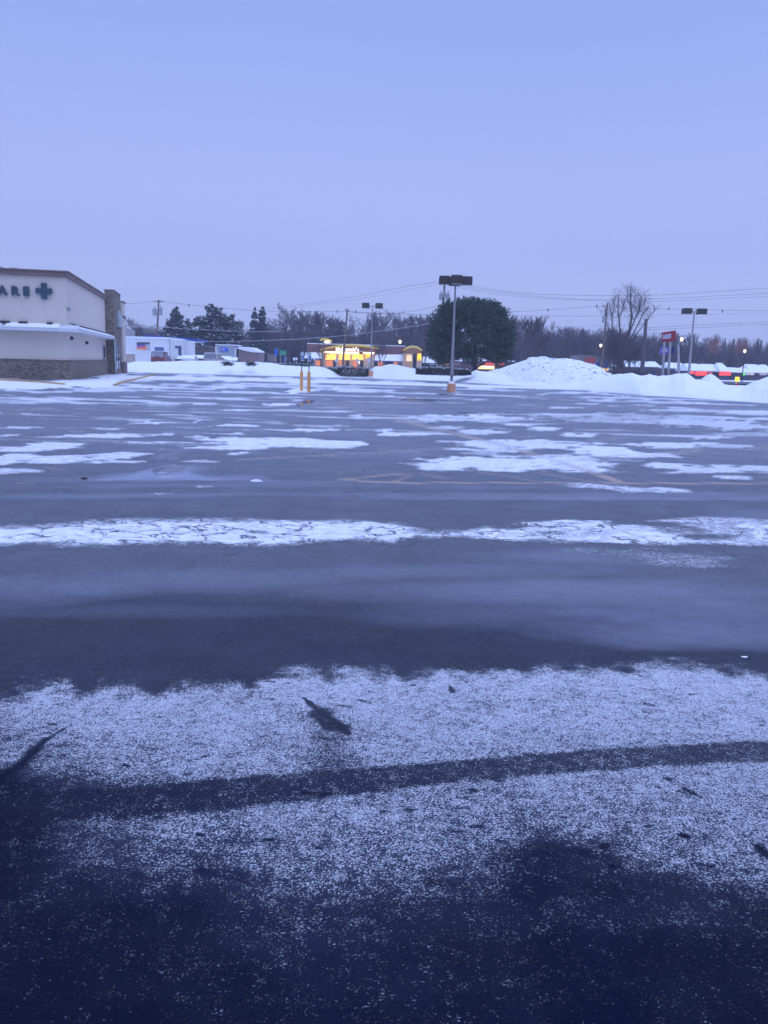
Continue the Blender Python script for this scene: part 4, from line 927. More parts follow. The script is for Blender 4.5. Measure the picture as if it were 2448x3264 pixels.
def wire(pts, Y, label, rad=.02, sag=.3, m=None, spacers=()):
    P = [at(x, y, Y if not isinstance(Y, (list, tuple)) else Y[i]) for i, (x, y) in enumerate(pts)]
    Q = []
    for a, b in zip(P[:-1], P[1:]):
        for k in range(8):
            t = k/8; q = a.lerp(b, t); q.z -= sag*4*t*(1-t)*.5; Q.append(q)
    Q.append(P[-1])
    r = thing('power_line', Q[0], label, 'power line', 'overhead wires')
    MB().tube(Q, rad, 4).build('cable', m or M_WIRE, r, world=True)
    for x, y in spacers:
        c = at(x, y, Y if not isinstance(Y, (list, tuple)) else Y[0]); MB().cbox(c, (.14, .1, .5)).build('spacer', M_DARK, r, world=True)
wire([(300,968),(395,966),(470,961),(506,959)], 150, 'wire running left from the utility pole with two transformers')
wire([(506,959),(640,975),(800,989),(950,993),(1107,992),(1250,1000),(1400,1003),(1640,993),(1750,987),(1900,976),(2140,985),(2600,992)], 150, 'long straight wire crossing the tree tops with small dark spacers', .022, .1, spacers=[(602,974),(1074,993),(1134,994),(1238,999),(1746,988),(1902,976),(2132,984),(2303,992)])
wire([(840,983),(950,971),(1120,947),(1290,913),(1416,893)], [180,160,140,125,115], 'upper wire rising to the utility pole behind the tallest lamp', .018, .15)
wire([(860,986),(1000,972),(1170,948),(1310,921),(1416,902)], [180,160,140,125,115], 'second wire rising to the utility pole behind the tallest lamp', .012, .15)
wire([(1416,893),(1560,922),(1700,937),(1900,942),(2100,940),(2300,928),(2600,905)], 125, 'topmost wire from the utility pole to the right edge', .018, .1)
wire([(1416,900),(1560,928),(1700,944),(1880,955),(2100,952),(2300,942),(2600,925)], 125, 'middle wire of three from the utility pole to the right edge', .016, .1)
wire([(1416,905),(1560,935),(1720,950),(1900,958),(2100,961),(2300,951),(2600,938)], 125, 'lowest wire of three from the utility pole to the right edge', .014, .1)
wire([(1560,1004),(1760,1006),(1930,1008),(2060,1003),(2250,1003),(2600,992)], 140, 'faint wire crossing just above the right-hand trees', .014, .1)
wire([(2050,1045),(2200,1036),(2330,1031),(2600,1018)], 140, 'upper of two parallel cables above the right-hand thicket', .02, .1)
wire([(2050,1050),(2200,1045),(2330,1038),(2600,1026)], 140, 'lower of two parallel cables above the right-hand thicket', .02, .1)
wire([(1750,1045),(1860,1040),(1940,1036),(2060,1034)], 140, 'low cable behind the snow pile trees', .014, .1)
wire([(400,1040),(540,1044),(640,1050),(780,1056),(905,1056)], 128, 'pale cable crossing in front of the conifers', .028, .1, M_PWIRE)
wire([(640,1089),(780,1087),(900,1083),(960,1080),(1107,1069),(1190,1058),(1310,1041),(1400,1026)], 126, 'pale cable sloping up over the restaurant roof', .032, .05, M_PWIRE)
wire([(1107,994),(1250,1000),(1300,994),(1350,985),(1404,972)], [130,130,125,120,115], 'cable sagging up to the round pine utility pole', .02, .1)

# lit globe street lamps
def globe(px, py, Y, label, rad=.28, by=1180):
    p = at(px, py, Y); r = thing('street_light', (p.x, Y, .3), label, 'street light', 'lit street lamps in the distance')
    t = MB()
    n, k = 10, 8
    pr = [(0, rad)] + [(rad*math.sin(math.pi*i/n), rad*math.cos(math.pi*i/n)) for i in range(1, n)] 
    vs = [(0, 0, rad)]; fs = []
    for i in range(1, n):
        zz = rad*math.cos(math.pi*i/n); rr = rad*math.sin(math.pi*i/n)*(1 if i < n*.6 else .85)
        for j in range(k): vs.append((rr*math.cos(6.283*j/k), rr*math.sin(6.283*j/k), zz*(1 if zz > 0 else 1.35)))
    vs.append((0, 0, -rad*1.4))
    for j in range(k): fs.append((0, 1+j, 1+(j+1) % k))
    for i in range(n-2):
        for j in range(k): fs.append((1+i*k+j, 1+(i+1)*k+j, 1+(i+1)*k+(j+1) % k, 1+i*k+(j+1) % k))
    for j in range(k): fs.append((len(vs)-1, 1+(n-2)*k+(j+1) % k, 1+(n-2)*k+j))
    t.add([(v[0], v[1], v[2]+p.z-.3) for v in vs], fs); t.build('lamp_globe', M_LAMP, r, smooth=True)
    MB().tube([(0,0,0),(0,0,p.z-.3-rad*1.3)], [.07,.05], 7).build('post', M_DARK, r)
globe(1275, 1089, 195, 'lit lamp globe above the restaurant roof', .36)
globe(1915, 1101, 132, 'lit amber lamp above the right slope of the snow pile', .22)
globe(2173, 1081, 110, 'lit lamp globe between the pylon sign and twin lamp pole', .22)
globe(2374, 1119, 110, 'lit lamp globe on the far right above the shops', .19)

# ------------------------------------------------------------------ cars
def car(px, Y, w, hgt, kind, paint, label, zb=.4, rz=0.0, snow=True):
    """rear view vehicle: body profile along y (rear at y=0) lofted across its width"""
    p = at(px, 1150, Y); r = thing('parked_' + ('car' if kind != 'jeep' else 'off_roader'), (p.x, Y, zb), label, 'car', 'cars parked behind the snow bank', rz=rz)
    L = {'sedan': 4.5, 'suv': 4.5, 'jeep': 3.9}[kind]; b = hgt
    prof = {'sedan': [(0,.35),(0,.62*b),(.08,.68*b),(.75,.72*b),(1.35,.97*b),(2.5,1.0*b),(3.3,.72*b),(4.3,.58*b),(4.5,.5*b),(4.5,.35)],
            'suv': [(0,.35),(0,.58*b),(.05,.62*b),(.35,.96*b),(.6,1.0*b),(2.5,1.0*b),(3.2,.68*b),(4.35,.58*b),(4.5,.45*b),(4.5,.35)],
            'jeep': [(0,.4),(0,.56*b),(.06,.6*b),(.12,.97*b),(.2,1.0*b),(2.0,1.0*b),(2.25,.6*b),(3.85,.55*b),(3.9,.5*b),(3.9,.4)]}[kind]
    n = len(prof); cx_ = []
    t = MB(); xs = [-w/2, -w/2*.96, w/2*.96, w/2]
    vs = []
    for x in xs:
        for (y, z) in prof:
            k = 1 - (.14 if kind != 'jeep' else .05)*max(0, (z/b-.6)/.4)
            inset = .06 if abs(x) == w/2 else 0
            vs.append((x*k, y + (inset if y < L/2 else -inset), z - inset*.6*(z > .5*b)))
    fs = [tuple(range(n)), tuple(range(3*n, 4*n))[::-1]]
    for i in range(3):
        for j in range(n): fs.append((i*n+j, (i+1)*n+j, (i+1)*n+(j+1) % n, i*n+(j+1) % n))
    t.add(vs, fs); body = t.build('body', paint, r, smooth=False)
    rw = {'sedan': ((.78,.735*b),(1.32,.955*b)), 'suv': ((.06,.64*b),(.33,.93*b)), 'jeep': ((.045,.62*b),(.105,.93*b))}[kind]
    (ya, za), (yb, zb_) = rw; e = .02; ww = w*.40
    t = MB(); t.add([(-ww,ya-e,za),(ww,ya-e,za),(ww*.93,yb-e,zb_),(-ww*.93,yb-e,zb_),(-ww,ya+.01,za-.01),(ww,ya+.01,za-.01),(ww*.93,yb+.02,zb_-.01),(-ww*.93,yb+.02,zb_-.01)],
              [(0,1,2,3),(4,7,6,5),(0,4,5,1),(1,5,6,2),(2,6,7,3),(3,7,4,0)]); t.build('rear_window', M_GLASS, r)
    for s_ in (-1, 1):
        t = MB(); kz = 1-(.10 if kind != 'jeep' else .03)
        t.box(s_*w/2*kz-.01, s_*w/2*kz+.012, 1.1 if kind == 'sedan' else .7, 2.7 if kind != 'jeep' else 1.9, .70*b, .90*b); t.build('side_window', M_GLASS, r)
        t = MB(); t.box(s_*w*.41-.1, s_*w*.41+.1, -.035, .03, .42*b, .56*b); t.build('tail_light', M_TAIL, r)
        t = MB(); t.box(s_*(w/2+.02)-.02, s_*(w/2+.16), 2.9 if kind != 'jeep' else 2.2, 3.05 if kind != 'jeep' else 2.35, .62*b, .72*b); t.build('mirror', M_DARK, r)
        for y in (.8, L-.85):
            t = MB(); t.tube([(s_*(w/2-.2), y, .33), (s_*(w/2-.01), y, .33)], .33, 16); wl = t.build('wheel', M_TYRE, r)
            MB().tube([(s_*(w/2-.01), y, .33), (s_*(w/2+.005), y, .33)], .19, 12).build('rim', M_GALV, wl)
    MB().box(-w*.46, w*.46, -.1, -.0, .33, .5).build('bumper', M_DARK, r)
    MB().box(-.2, .2, -.125, -.10, .36, .48).build('number_plate', M_SIGNW, r)
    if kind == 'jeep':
        MB().box(-w*.44, w*.44, -.035, -.0, .60*b, .97*b).build('pale_rear_glass', mat('snow_reflecting_glass', (.28,.29,.36), .5, .1, 2), r)  # rear glass, reflected snow painted in as a grey-lavender tone
        t = MB(); t.tube([(0,-.30,.5*b),(0,-.02,.5*b)], .36, 18); t.build('spare_wheel_cover', mat('rust_cover', (.20,.06,.05), .6, .2, 3), r)
    if snow:
        t = MB(); top = [q for q in prof if q[1] > .9*b]; y0, y1 = top[0][0]-.02, top[-1][0]; t.box(-w*.42, w*.42, y0, y1, b+.003, b+.075)
        if kind == 'sedan': t.prism([(.05,.69*b),(.75,.735*b),(1.33,.975*b),(1.33,1.03*b),(.7,.80*b),(.05,.74*b)], 'x', -w*.43, w*.43)
        t.build('snow_cover', M_SNOW, r, bevel=.02)
    return r
PW = mat('white_car_paint', (.6,.62,.66), .3, .03, 2, coat=.6); PS = mat('silver_car_paint', (.30,.31,.34), .3, .03, 2, coat=.6); PD = mat('dark_car_paint', (.05,.055,.07), .3, .1, 2, coat=.6); PG = mat('pale_green_car_paint', (.40,.48,.45), .3, .05, 2, coat=.6)
PJ = mat('dark_red_car_paint', (.16,.05,.06), .35, .1, 2, coat=.5)
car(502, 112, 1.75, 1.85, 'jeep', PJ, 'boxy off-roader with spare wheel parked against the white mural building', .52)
car(599, 116, 1.75, 1.35, 'sedan', PW, 'white sedan under snow right of the mural building', .62, .05)
car(670, 108, 1.85, 1.72, 'suv', PS, 'silver hatchback facing away behind the snow bank', .58)
car(640, 122, 1.8, 1.35, 'sedan', PD, 'dark car partly hidden behind the left side of the silver hatchback', .7, .2)
car(712, 120, 1.8, 1.28, 'sedan', PG, 'pale green snowy car right of the silver hatchback', .72, -.1)
car(738, 118, 1.7, 1.22, 'sedan', PD, 'dark snow-topped car right of the pale green car', .62, .1)
car(576, 124, 1.7, 1.3, 'sedan', PD, 'dark car half hidden between the mural building and white sedan', .6, 0)

# ------------------------------------------------------------------ white mural building
Y = 124
o0 = at(475, 1150, Y); wb = thing('mural_building', (o0.x, Y, .2), 'low white building with colourful mural, blue window and snowy flat roof', 'building')
xa = at(378,1110,Y).x; xb = at(541,1110,Y).x; xc = at(572,1110,Y).x; zt = at(480,1078,Y).z
t = MB(); t.box(xa, xb, Y, Y+10, .1, zt-.05); t.prism([(xb, Y+.0), (xc, Y+2.4), (xc, Y+10), (xb, Y+10)], 'z', .1, zt-.05); t.build('wall', M_WHITE, wb, world=True)
t = MB(); t.box(xa-.15, xb+.02, Y-.15, Y+10.2, zt-.05, zt+.18); t.build('roof_snow', M_SNOW, wb, world=True)
t = MB(); t.box(at(423,0,Y).x, at(490,0,Y).x, Y+1, Y+3, zt+.18, zt+.42); t.build('rooftop_pipework', M_BLUECAN, wb, world=True)
t = MB(); pbox(t, 403, 1052, 423, 1074, Y+1, 1.2); t.build('rooftop_unit', M_GREY, wb, world=True)
def mural_mat():
    m = bpy.data.materials.new('painted_mural'); m.use_nodes = True; n = m.node_tree; p = n.nodes['Principled BSDF']
    tcx = n.nodes.new('ShaderNodeTexCoord'); mp = n.nodes.new('ShaderNodeMapping'); n.links.new(tcx.outputs['Generated'], mp.inputs[0])
    no = n.nodes.new('ShaderNodeTexNoise'); no.inputs['Scale'].default_value = 2.6; no.inputs['Detail'].default_value = 2; n.links.new(mp.outputs[0], no.inputs[0])
    sp = n.nodes.new('ShaderNodeSeparateXYZ'); n.links.new(tcx.outputs['Generated'], sp.inputs[0])
    a = n.nodes.new('ShaderNodeMath'); a.operation = 'MULTIPLY_ADD'; n.links.new(no.outputs[0], a.inputs[0]); a.inputs[1].default_value = .55
    n.links.new(sp.outputs[2], a.inputs[2])
    b = n.nodes.new('ShaderNodeMath'); b.operation = 'MULTIPLY_ADD'; n.links.new(sp.outputs[0], b.inputs[0]); b.inputs[1].default_value = -.12; n.links.new(a.outputs[0], b.inputs[2])
    r = n.nodes.new('ShaderNodeValToRGB'); r.color_ramp.interpolation = 'LINEAR'; E = r.color_ramp.elements
    st = [(.30,(.9,.75,.6)),(.42,(.85,.22,.10)),(.62,(.85,.18,.10)),(.74,(.28,.10,.42)),(.88,(.10,.09,.30)),(1.0,(.07,.07,.12))]
    while len(E) < len(st): E.new(.5)
    for e, (q, c) in zip(E, st): e.position = q; e.color = (*c, 1)
    n.links.new(b.outputs[0], r.inputs[0])
    f = n.nodes.new('ShaderNodeMapRange'); f.inputs[1].default_value = .62; f.inputs[2].default_value = .78; n.links.new(sp.outputs[0], f.inputs[0])
    g_ = n.nodes.new('ShaderNodeMapRange'); g_.inputs[1].default_value = .80; g_.inputs[2].default_value = .76; n.links.new(sp.outputs[2], g_.inputs[0])
    h = n.nodes.new('ShaderNodeMath'); h.operation = 'MULTIPLY'; n.links.new(f.outputs[0], h.inputs[0]); n.links.new(g_.outputs[0], h.inputs[1])
    mi = n.nodes.new('ShaderNodeMix'); mi.data_type = 'RGBA'; n.links.new(h.outputs[0], mi.inputs[0]); n.links.new(r.outputs[0], mi.inputs[6]); mi.inputs[7].default_value = (.5, .5, .52, 1)
    n.links.new(mi.outputs[2], p.inputs['Base Color']); p.inputs['Roughness'].default_value = .6
    p.inputs['Emission Strength'].default_value = 0
    return m
t = MB(); pbox(t, 436, 1091, 478, 1117, Y-.06, .05); t.build('mural', mural_mat(), wb, world=True)
t = MB(); pbox(t, 493, 1106, 522, 1130, Y-.05, .06); wn = t.build('window', mat('blue_shutter', (.10,.17,.33), .4, .1, 3), wb, world=True)
t = MB(); pbox(t, 491, 1103, 524, 1106, Y-.08, .08); t.build('lintel', M_SNOW, wn, world=True)
t = MB(); pbox(t, 540, 1079, 542, 1153, Y-.06, .05); t.build('corner_pipe', M_GREY, wb, world=True)
t = MB(); t.prism([(xb+(xc-xb)*.40, Y+.96-.06), (xb+(xc-xb)*.86, Y+2.06-.06), (xb+(xc-xb)*.86, Y+2.06+.02), (xb+(xc-xb)*.40, Y+.96+.02)], 'z', .3, at(0+560,1102,Y).z); t.build('door', mat('dark_blue_door', (.06,.10,.18), .4, .2, 2), wb, world=True)
t = MB(); t.prism([(xb+(xc-xb)*.30, Y+.72-.08), (xb+(xc-xb)*.62, Y+1.49-.08), (xb+(xc-xb)*.62, Y+1.49-.05), (xb+(xc-xb)*.30, Y+.72-.05)], 'z', .3, at(555,1110,Y).z); t.build('door_leaf', M_WHITE, wb, world=True)
t = MB(); pbox(t, 399, 1128, 420, 1156, 120, 1.6); o = t.build('storage_bin', mat('beige_box', (.45,.36,.30), .8, .1, 2)); tag(o, 'beige storage box beside the clinic under a cap of snow', 'box')
o.data.materials.append(M_SNOW); t = MB(); pbox(t, 398, 1124, 421, 1128, 119.9, 1.8); sc_ = t.build('snow_cover', M_SNOW, o)
# blue petrol canopy
Y = 134
o0 = at(590, 1085, Y); cn = thing('blue_canopy', (o0.x, Y, .3), 'bright blue flat canopy with white edge right of the mural building', 'canopy')
t = MB(); a = at(540,1074,Y); b = at(614,1080,Y+2); t.prism([(at(538,1074,Y).x, at(538,1073,Y).z), (at(618,0,Y).x, at(618,1080,Y).z), (at(618,0,Y).x, at(618,1087,Y).z), (at(570,0,Y).x, at(570,1087,Y).z), (at(538,0,Y).x, at(538,1080,Y).z)], 'y', Y, Y+8); t.build('fascia', M_BLUECAN, cn, world=True)
t = MB(); pbox(t, 573, 1087, 618, 1089.5, Y-.05, 8); t.build('white_edge', M_WHITE, cn, world=True)
for px in (582, 610):
    t = MB(); p = at(px, 1100, Y+3); t.box(p.x-.12, p.x+.12, Y+3, Y+3.24, .3, at(px,1087,Y).z); t.build('column', M_GREY, cn, world=True)
# building behind with lit lamp
Y = 150
o0 = at(620, 1120, Y); db = thing('dark_shop', (o0.x, Y, .3), 'dim brown shop with small windows and a lit lamp under the conifers', 'building')
t = MB(); pbox(t, 573, 1105, 668, 1150, Y, 6); t.build('wall', mat('dim_brown', (.10,.075,.075), .9, .2, 1), db, world=True)
t = MB(); pbox(t, 571, 1101, 670, 1105, Y-.2, 6.4); t.build('roof', mat('dull_roof', (.14,.14,.18), .9, .2, 1), db, world=True)
for px in (598, 612, 628, 640):
    t = MB(); pbox(t, px, 1122, px+7, 1132, Y-.05, .06); t.build('window', M_GLASS, db, world=True)
t = MB(); c = at(599.5, 1115, Y-.3); t.tube([c+Vector((0,0,-.12)), c, c+Vector((0,0,.12))], [.08,.17,.08], 8); t.build('wall_lamp', M_LAMP, db, world=True)
# shed pair
Y = 126
o0 = at(730, 1120, Y); sh = thing('kiosk', (o0.x, Y, .3), 'small white kiosk with a blue sign beside the snowy-roofed shed', 'kiosk')
t = MB(); pbox(t, 690, 1100, 752, 1150, Y, 4); t.build('wall', mat('kiosk_wall', (.38,.42,.46), .7, .1, 1), sh, world=True)
t = MB(); pbox(t, 686, 1098, 754, 1101, Y-.1, 4.3); t.build('roof_snow', M_SNOW, sh, world=True)
t = MB(); pbox(t, 703, 1109, 727, 1119, Y-.12, .1); s_ = t.build('sign', mat('blue_sign', (.02,.08,.5), .4, .1, 2, emit=(.02,.1,.7), es=.3), sh, world=True)
t = MB(); pbox(t, 706, 1112, 716, 1115, Y-.14, .015); t.build('lettering', M_PALE, s_, world=True)
t = MB(); pbox(t, 745, 1103, 760, 1108, Y-.3, .1); t.build('lilac_sign', mat('lilac', (.35,.22,.42), .6, .1, 2), sh, world=True)
for px in (686, 748): t = MB(); pbox(t, px, 1104, px+5, 1150, Y-.1, .2); t.build('post', M_WHITE, sh, world=True)
o0 = at(790, 1120, Y); s2_ = thing('shed', (o0.x, Y, .3), 'low brown shed with a sloping snow-covered roof', 'shed')
def z_(x, y): return at(x, y, Y).z
t = MB(); t.prism([(at(757,0,Y).x, .3), (at(829,0,Y).x, .3), (at(829,0,Y).x, z_(829,1122)), (at(778,0,Y).x, z_(778,1115)), (at(757,0,Y).x, z_(757,1112))], 'y', Y, Y+5); t.build('wall', mat('shed_wall', (.24,.18,.18), .85, .1, 1), s2_, world=True)
t = MB(); t.prism([(at(752,0,Y).x, z_(752,1106)), (at(765,0,Y).x, z_(765,1105)), (at(800,0,Y).x, z_(800,1107)), (at(831,0,Y).x, z_(831,1121)), (at(829,0,Y).x, z_(829,1124)), (at(800,0,Y).x, z_(800,1122)), (at(770,0,Y).x, z_(770,1116)), (at(752,0,Y).x, z_(752,1110))], 'y', Y-.2, Y+5.2); t.build('roof_snow', M_SNOW, s2_, world=True)
# side bits right of the shed
def board(px0, py0, px1, py1, Y, m, name, label, cat, post=True, pm=None):
    c = at((px0+px1)/2, (py0+py1)/2, Y); r = thing(name, (c.x, Y, .3), label, cat)
    t = MB(); pbox(t, px0, py0, px1, py1, Y, .15); s_ = t.build('panel', m, r, world=True)
    if post:
        w_ = at(px1, py1, Y).x - at(px0, py0, Y).x
        for k in ((-.35, .35) if w_ > .8 else (0,)):
            MB().tube([(c.x+k*w_, Y+.2, .2), (c.x+k*w_, Y+.2, at(px0, py0, Y).z)], .06, 7).build('post', pm or M_GALV, r, world=True)
    return r, s_
board(891, 1117, 912, 1133, 128, mat('green_board', (.04,.22,.14), .5, .1, 2, emit=(.03,.25,.15), es=.15), 'notice_board', 'green roadside board left of the restaurant', 'sign')
board(876, 1112, 884, 1133, 130, mat('bright_blue_banner', (.02,.10,.55), .5, .2, 2, emit=(.02,.1,.6), es=.2), 'banner_sign', 'upright bright blue banner left of the green board', 'sign')
t = MB(); pbox(t, 903, 1138, 912, 1152, 129, .8, 0); t.build('bin', M_SIGNB) ; tag(bpy.data.objects['bin'], 'blue bin under the green roadside board', 'bin'); bpy.data.objects['bin'].name = 'waste_bin'
t = MB(); pbox(t, 852, 1130, 874, 1153, 132, 1.5); o = t.build('utility_cabinet', mat('dull_tan', (.22,.18,.2), .8, .1, 1)); tag(o, 'dull tan cabinet between the shed and the blue banner', 'cabinet')
board(934, 1140, 941, 1148, 128, M_SIGNW, 'small_sign', 'left of two tiny white signs on posts above the low hedge', 'sign')
board(942, 1140, 948, 1147, 128, M_SIGNW, 'small_sign', 'right of two tiny white signs on posts above the low hedge', 'sign')

# ------------------------------------------------------------------ restaurant
Y = 170
o0 = at(1180, 1150, Y); rs_ = thing('fast_food_restaurant', (o0.x, Y, .3), 'brown-roofed fast food restaurant with glowing yellow awnings and white lettering', 'restaurant')
t = MB(); pbox(t, 980, 1128, 1290, 1180, Y+.6, 14); t.build('wall', M_TAN, rs_, world=True)
t = MB(); a0, a1 = at(978,1097,Y).x, at(1292,1097,Y).x; ztop = at(1180,1101,Y).z; zbt = at(1180,1131,Y).z
t.prism([(Y+.2, zbt), (Y+.2, zbt+.1), (Y+1.2, ztop), (Y+14, ztop), (Y+14, zbt)], 'x', a0, a1)
rf = t.build('mansard_roof', M_BROWN, rs_, world=True)
MB().box(a0-.05, a1+.05, Y+1.15, Y+14.1, ztop, ztop+.16).build('snow_cover', M_SNOW, rf, world=True)
# big arched gable
def arch(x0, x1, yend0, ymid, yend1, thick, Yf, dep, m, name, par):
    n = 22; up = []; lo = []
    for i in range(n+1):
        t_ = i/n; px = x0 + (x1-x0)*t_; py = (1-t_)**2*yend0 + 2*t_*(1-t_)*(2*ymid - .5*(yend0+yend1)) + t_**2*yend1
        q = at(px, py, Yf); up.append((q.x, q.z)); lo.append((q.x, q.z-thick))
    MBt = MB()
    for i in range(n): MBt.prism([up[i], up[i+1], lo[i+1], lo[i]], 'y', Yf, Yf+dep)
    return MBt.build(name, m, par, world=True), up, lo
e1, up, lo = arch(1019, 1206, 1113, 1098, 1108, .36, Y-1.2, 2.6, M_YELLOWR, 'arched_roof_edge', rs_)
t = MB(); lo_ = [(x, z+.02) for x, z in lo[2:-1]]; zb_ = at(1110,1121,Y).z; t.prism(lo_ + [(lo_[-1][0], zb_), (lo_[0][0], zb_)], 'y', Y-.6, Y+1.5); t.build('gable', mat('reddish_brown_panel', (.24,.105,.065), .7, .12, 1.5), rs_, world=True)
MB_ = MB(); sn_ = [(x, z) for x, z in up[8:20]]
MB_.prism(sn_ + [(x, z+.10) for x, z in sn_[::-1]], 'y', Y-1.1, Y+1.3); MB_.build('snow_cover', M_SNOW, e1, world=True)
t = MB(); pbox(t, 1029, 1120.5, 1144, 1127, Y-.9, 1.5); pbox(t, 1157, 1122.5, 1193, 1127, Y-.9, 1.5); t.build('lit_fascia', M_GLOW, rs_, world=True)
t = MB(); pbox(t, 1143, 1118.5, 1159, 1121.5, Y-.9, .4); t.build('ledge', M_METALW, rs_, world=True)
org = ORG[rs_.name][0]
c = at(1107, 1118.3, Y-.8)
text('sign_lettering', "McDonald's", .99, .06, M_LETTER, rs_, (c.x-org.x, c.y-org.y, c.z-org.z), bold=.025, sx=.97)
def pitched(x0, y0, x1, y1, Yf, out, m, name, par, tex=None, flare=0):
    """sloping awning: top edge at wall Yf, bottom edge out metres forward; corner pixels as seen"""
    A = at(x0, y0, Yf); B = at(x1, y0, Yf); zb = at((x0+x1)/2, y1, Yf-out).z; fl = flare*(B.x-A.x)
    t = MB(); t.add([(A.x, Yf, A.z), (B.x, Yf, B.z), (B.x+fl, Yf-out, zb), (A.x-fl, Yf-out, zb), (A.x, Yf, A.z-.12), (B.x, Yf, B.z-.12), (B.x+fl, Yf-out, zb-.1), (A.x-fl, Yf-out, zb-.1)],
       [(0,1,2,3),(4,7,6,5),(0,4,5,1),(1,5,6,2),(2,6,7,3),(3,7,4,0)]); return t.build(name, m, par, world=True)
for x0, x1 in ((1038, 1071), (1082, 1116), (1124, 1158)):
    a = pitched(x0, 1129, x1, 1147, Y-.5, 1.0, M_AWNING, 'awning', rs_, flare=.05)
    t = MB(); pbox(t, x0-1.5, 1147, x1+1.5, 1149, Y-1.52, .05); t.build('valance', mat('ochre_valance', (.5,.28,.05), .6, .1, 2), a, world=True)
for x0, x1 in ((1029, 1039), (1072, 1081), (1114, 1124), (1159, 1174), (1174,1192)):
    t = MB(); pbox(t, x0, 1127, x1, 1182, Y-.35, 1.0); t.build('column', M_WARMWALL, rs_, world=True)
for x0, x1, m_ in ((1040, 1060, M_WARMWIN), (1061, 1072, M_GLASS), (1082, 1092, M_WARMWIN), (1102, 1113, M_GLASS), (1125, 1140, M_WARMWIN), (1147, 1158, M_GLASS), (1206, 1220, M_WARMWIN), (1192, 1202, M_GLASS), (1226, 1252, M_BRICK), (1256, 1266, M_WARMWIN), (984, 1000, M_GLASS), (1006,1020,M_WARMWIN)):
    t = MB(); pbox(t, x0, 1149, x1, 1180, Y+.5, .12); t.build('window', m_, rs_, world=True)
def letter_m(px0, px1, pyt, pyb, Yf, par, narrow=1):
    t = MB(); 
    for (u0, u1) in ((0, .5), (.5, 1)):
        pts = []
        for i in range(13):
            a = i/12; x = px0+(px1-px0)*(u0+(u1-u0)*a); y = pyb - (pyb-pyt)*math.sin(math.pi*a)**.5*(1 if a in (0, 1) or True else 1)
            if (u0 == 0 and i == 12) or (u0 == .5 and i == 0): y = pyt + (pyb-pyt)*.75
            pts.append(at(x, y, Yf))
        t.tube(pts, .15, 6)
    t.build('lit_letter', M_MYEL, par, world=True)
letter_m(1167.5, 1183, 1124.5, 1143, Y-.6, rs_)
w1 = pitched(1196, 1130, 1283, 1150, Y+.2, 1.8, M_SNOW, 'side_awning', rs_, flare=.02); t = MB(); pbox(t, 1190, 1150.5, 1286, 1152.5, Y-1.62, .05); t.build('blue_edge', M_BLUECAN, w1, world=True)
w2 = pitched(984, 1123, 1027, 1142, Y+.2, 1.8, M_SNOW, 'side_awning', rs_, flare=.05); t = MB(); pbox(t, 968, 1142, 1026, 1144, Y-1.62, .05); t.build('blue_edge', M_BLUECAN, w2, world=True)
w3 = pitched(975, 1122, 981, 1142, Y+2, 2.4, M_SNOW, 'end_awning', rs_, flare=.4)
# entrance pavilion
e2, up, lo = arch(1286, 1346, 1114, 1103, 1114, .30, Y-3.2, 4, M_YELLOWR, 'arched_entrance_edge', rs_)
lo_ = [(x, z+.02) for x, z in lo[2:-2]]; zb_ = at(1316,1127,Y).z; t = MB(); t.prism(lo_ + [(lo_[-1][0], zb_), (lo_[0][0], zb_)], 'y', Y-2.6, Y+1); t.build('entrance_gable', mat('tan_panel', (.36,.20,.13), .7, .1, 2), rs_, world=True)
sn_ = [(x, z) for x, z in up[3:19]]
t = MB(); t.prism(sn_ + [(x, z+.08) for x, z in sn_[::-1]], 'y', Y-3.1, Y+.6); t.build('snow_cover', M_SNOW, e2, world=True)
for x0, x1 in ((1284, 1291), (1297, 1303), (1312, 1316), (1328, 1344)):
    t = MB(); pbox(t, x0, 1125, x1, 1180, Y-2.6, .9); t.build('entrance_column', M_WARMWALL, rs_, world=True)
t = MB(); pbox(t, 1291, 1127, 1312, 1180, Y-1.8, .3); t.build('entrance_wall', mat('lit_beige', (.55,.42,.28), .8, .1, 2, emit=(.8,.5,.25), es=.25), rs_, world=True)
t = MB(); pbox(t, 1316, 1140, 1328, 1180, Y-1.8, .3); t.build('door', M_GLASS, rs_, world=True)
t = MB(); pbox(t, 1316, 1127, 1328, 1138, Y-2.2, .3); t.build('transom', M_BRICK, rs_, world=True)
pitched(1296, 1130, 1312, 1150, Y-2.6, .8, mat('cream_awning', (.8,.6,.35), .6, .05, 2, emit=(1,.65,.3), es=.6), 'entrance_awning', rs_, flare=.08)
letter_m(1332, 1341, 1128, 1149, Y-2.8, rs_)
# low right wing
t = MB(); pbox(t, 1344, 1156, 1402, 1182, Y+1, 9); t.build('wing_wall', M_BRICK, rs_, world=True)
w4 = pitched(1348, 1137, 1396, 1156, Y+3, 3.0, M_SNOW, 'wing_roof', rs_, flare=.06)
t = MB(); pbox(t, 1368, 1160, 1392, 1164, Y+.9, .15); t.build('pale_panel', M_PALE, rs_, world=True)
# rooftop arch sign behind
e3, up, lo = arch(1020, 1056, 1081, 1078, 1084, .28, Y+9, 3, M_YELLOWR, 'rear_arched_edge', rs_)
t = MB(); pbox(t, 1032, 1083, 1054, 1098, Y+9.5, 2); t.build('rear_gable', mat('lit_gable', (.5,.48,.5), .7, .1, 2), rs_, world=True)
t = MB(); c = at(1043, 1090, Y+9); t.tube([c+Vector((-.6,0,-.1)), c+Vector((-.3,0,.05)), c+Vector((.3,0,.05)), c+Vector((.6,0,-.1))], [.08,.26,.26,.08], 8); t.build('roof_lamp', M_LAMP, rs_, world=True)
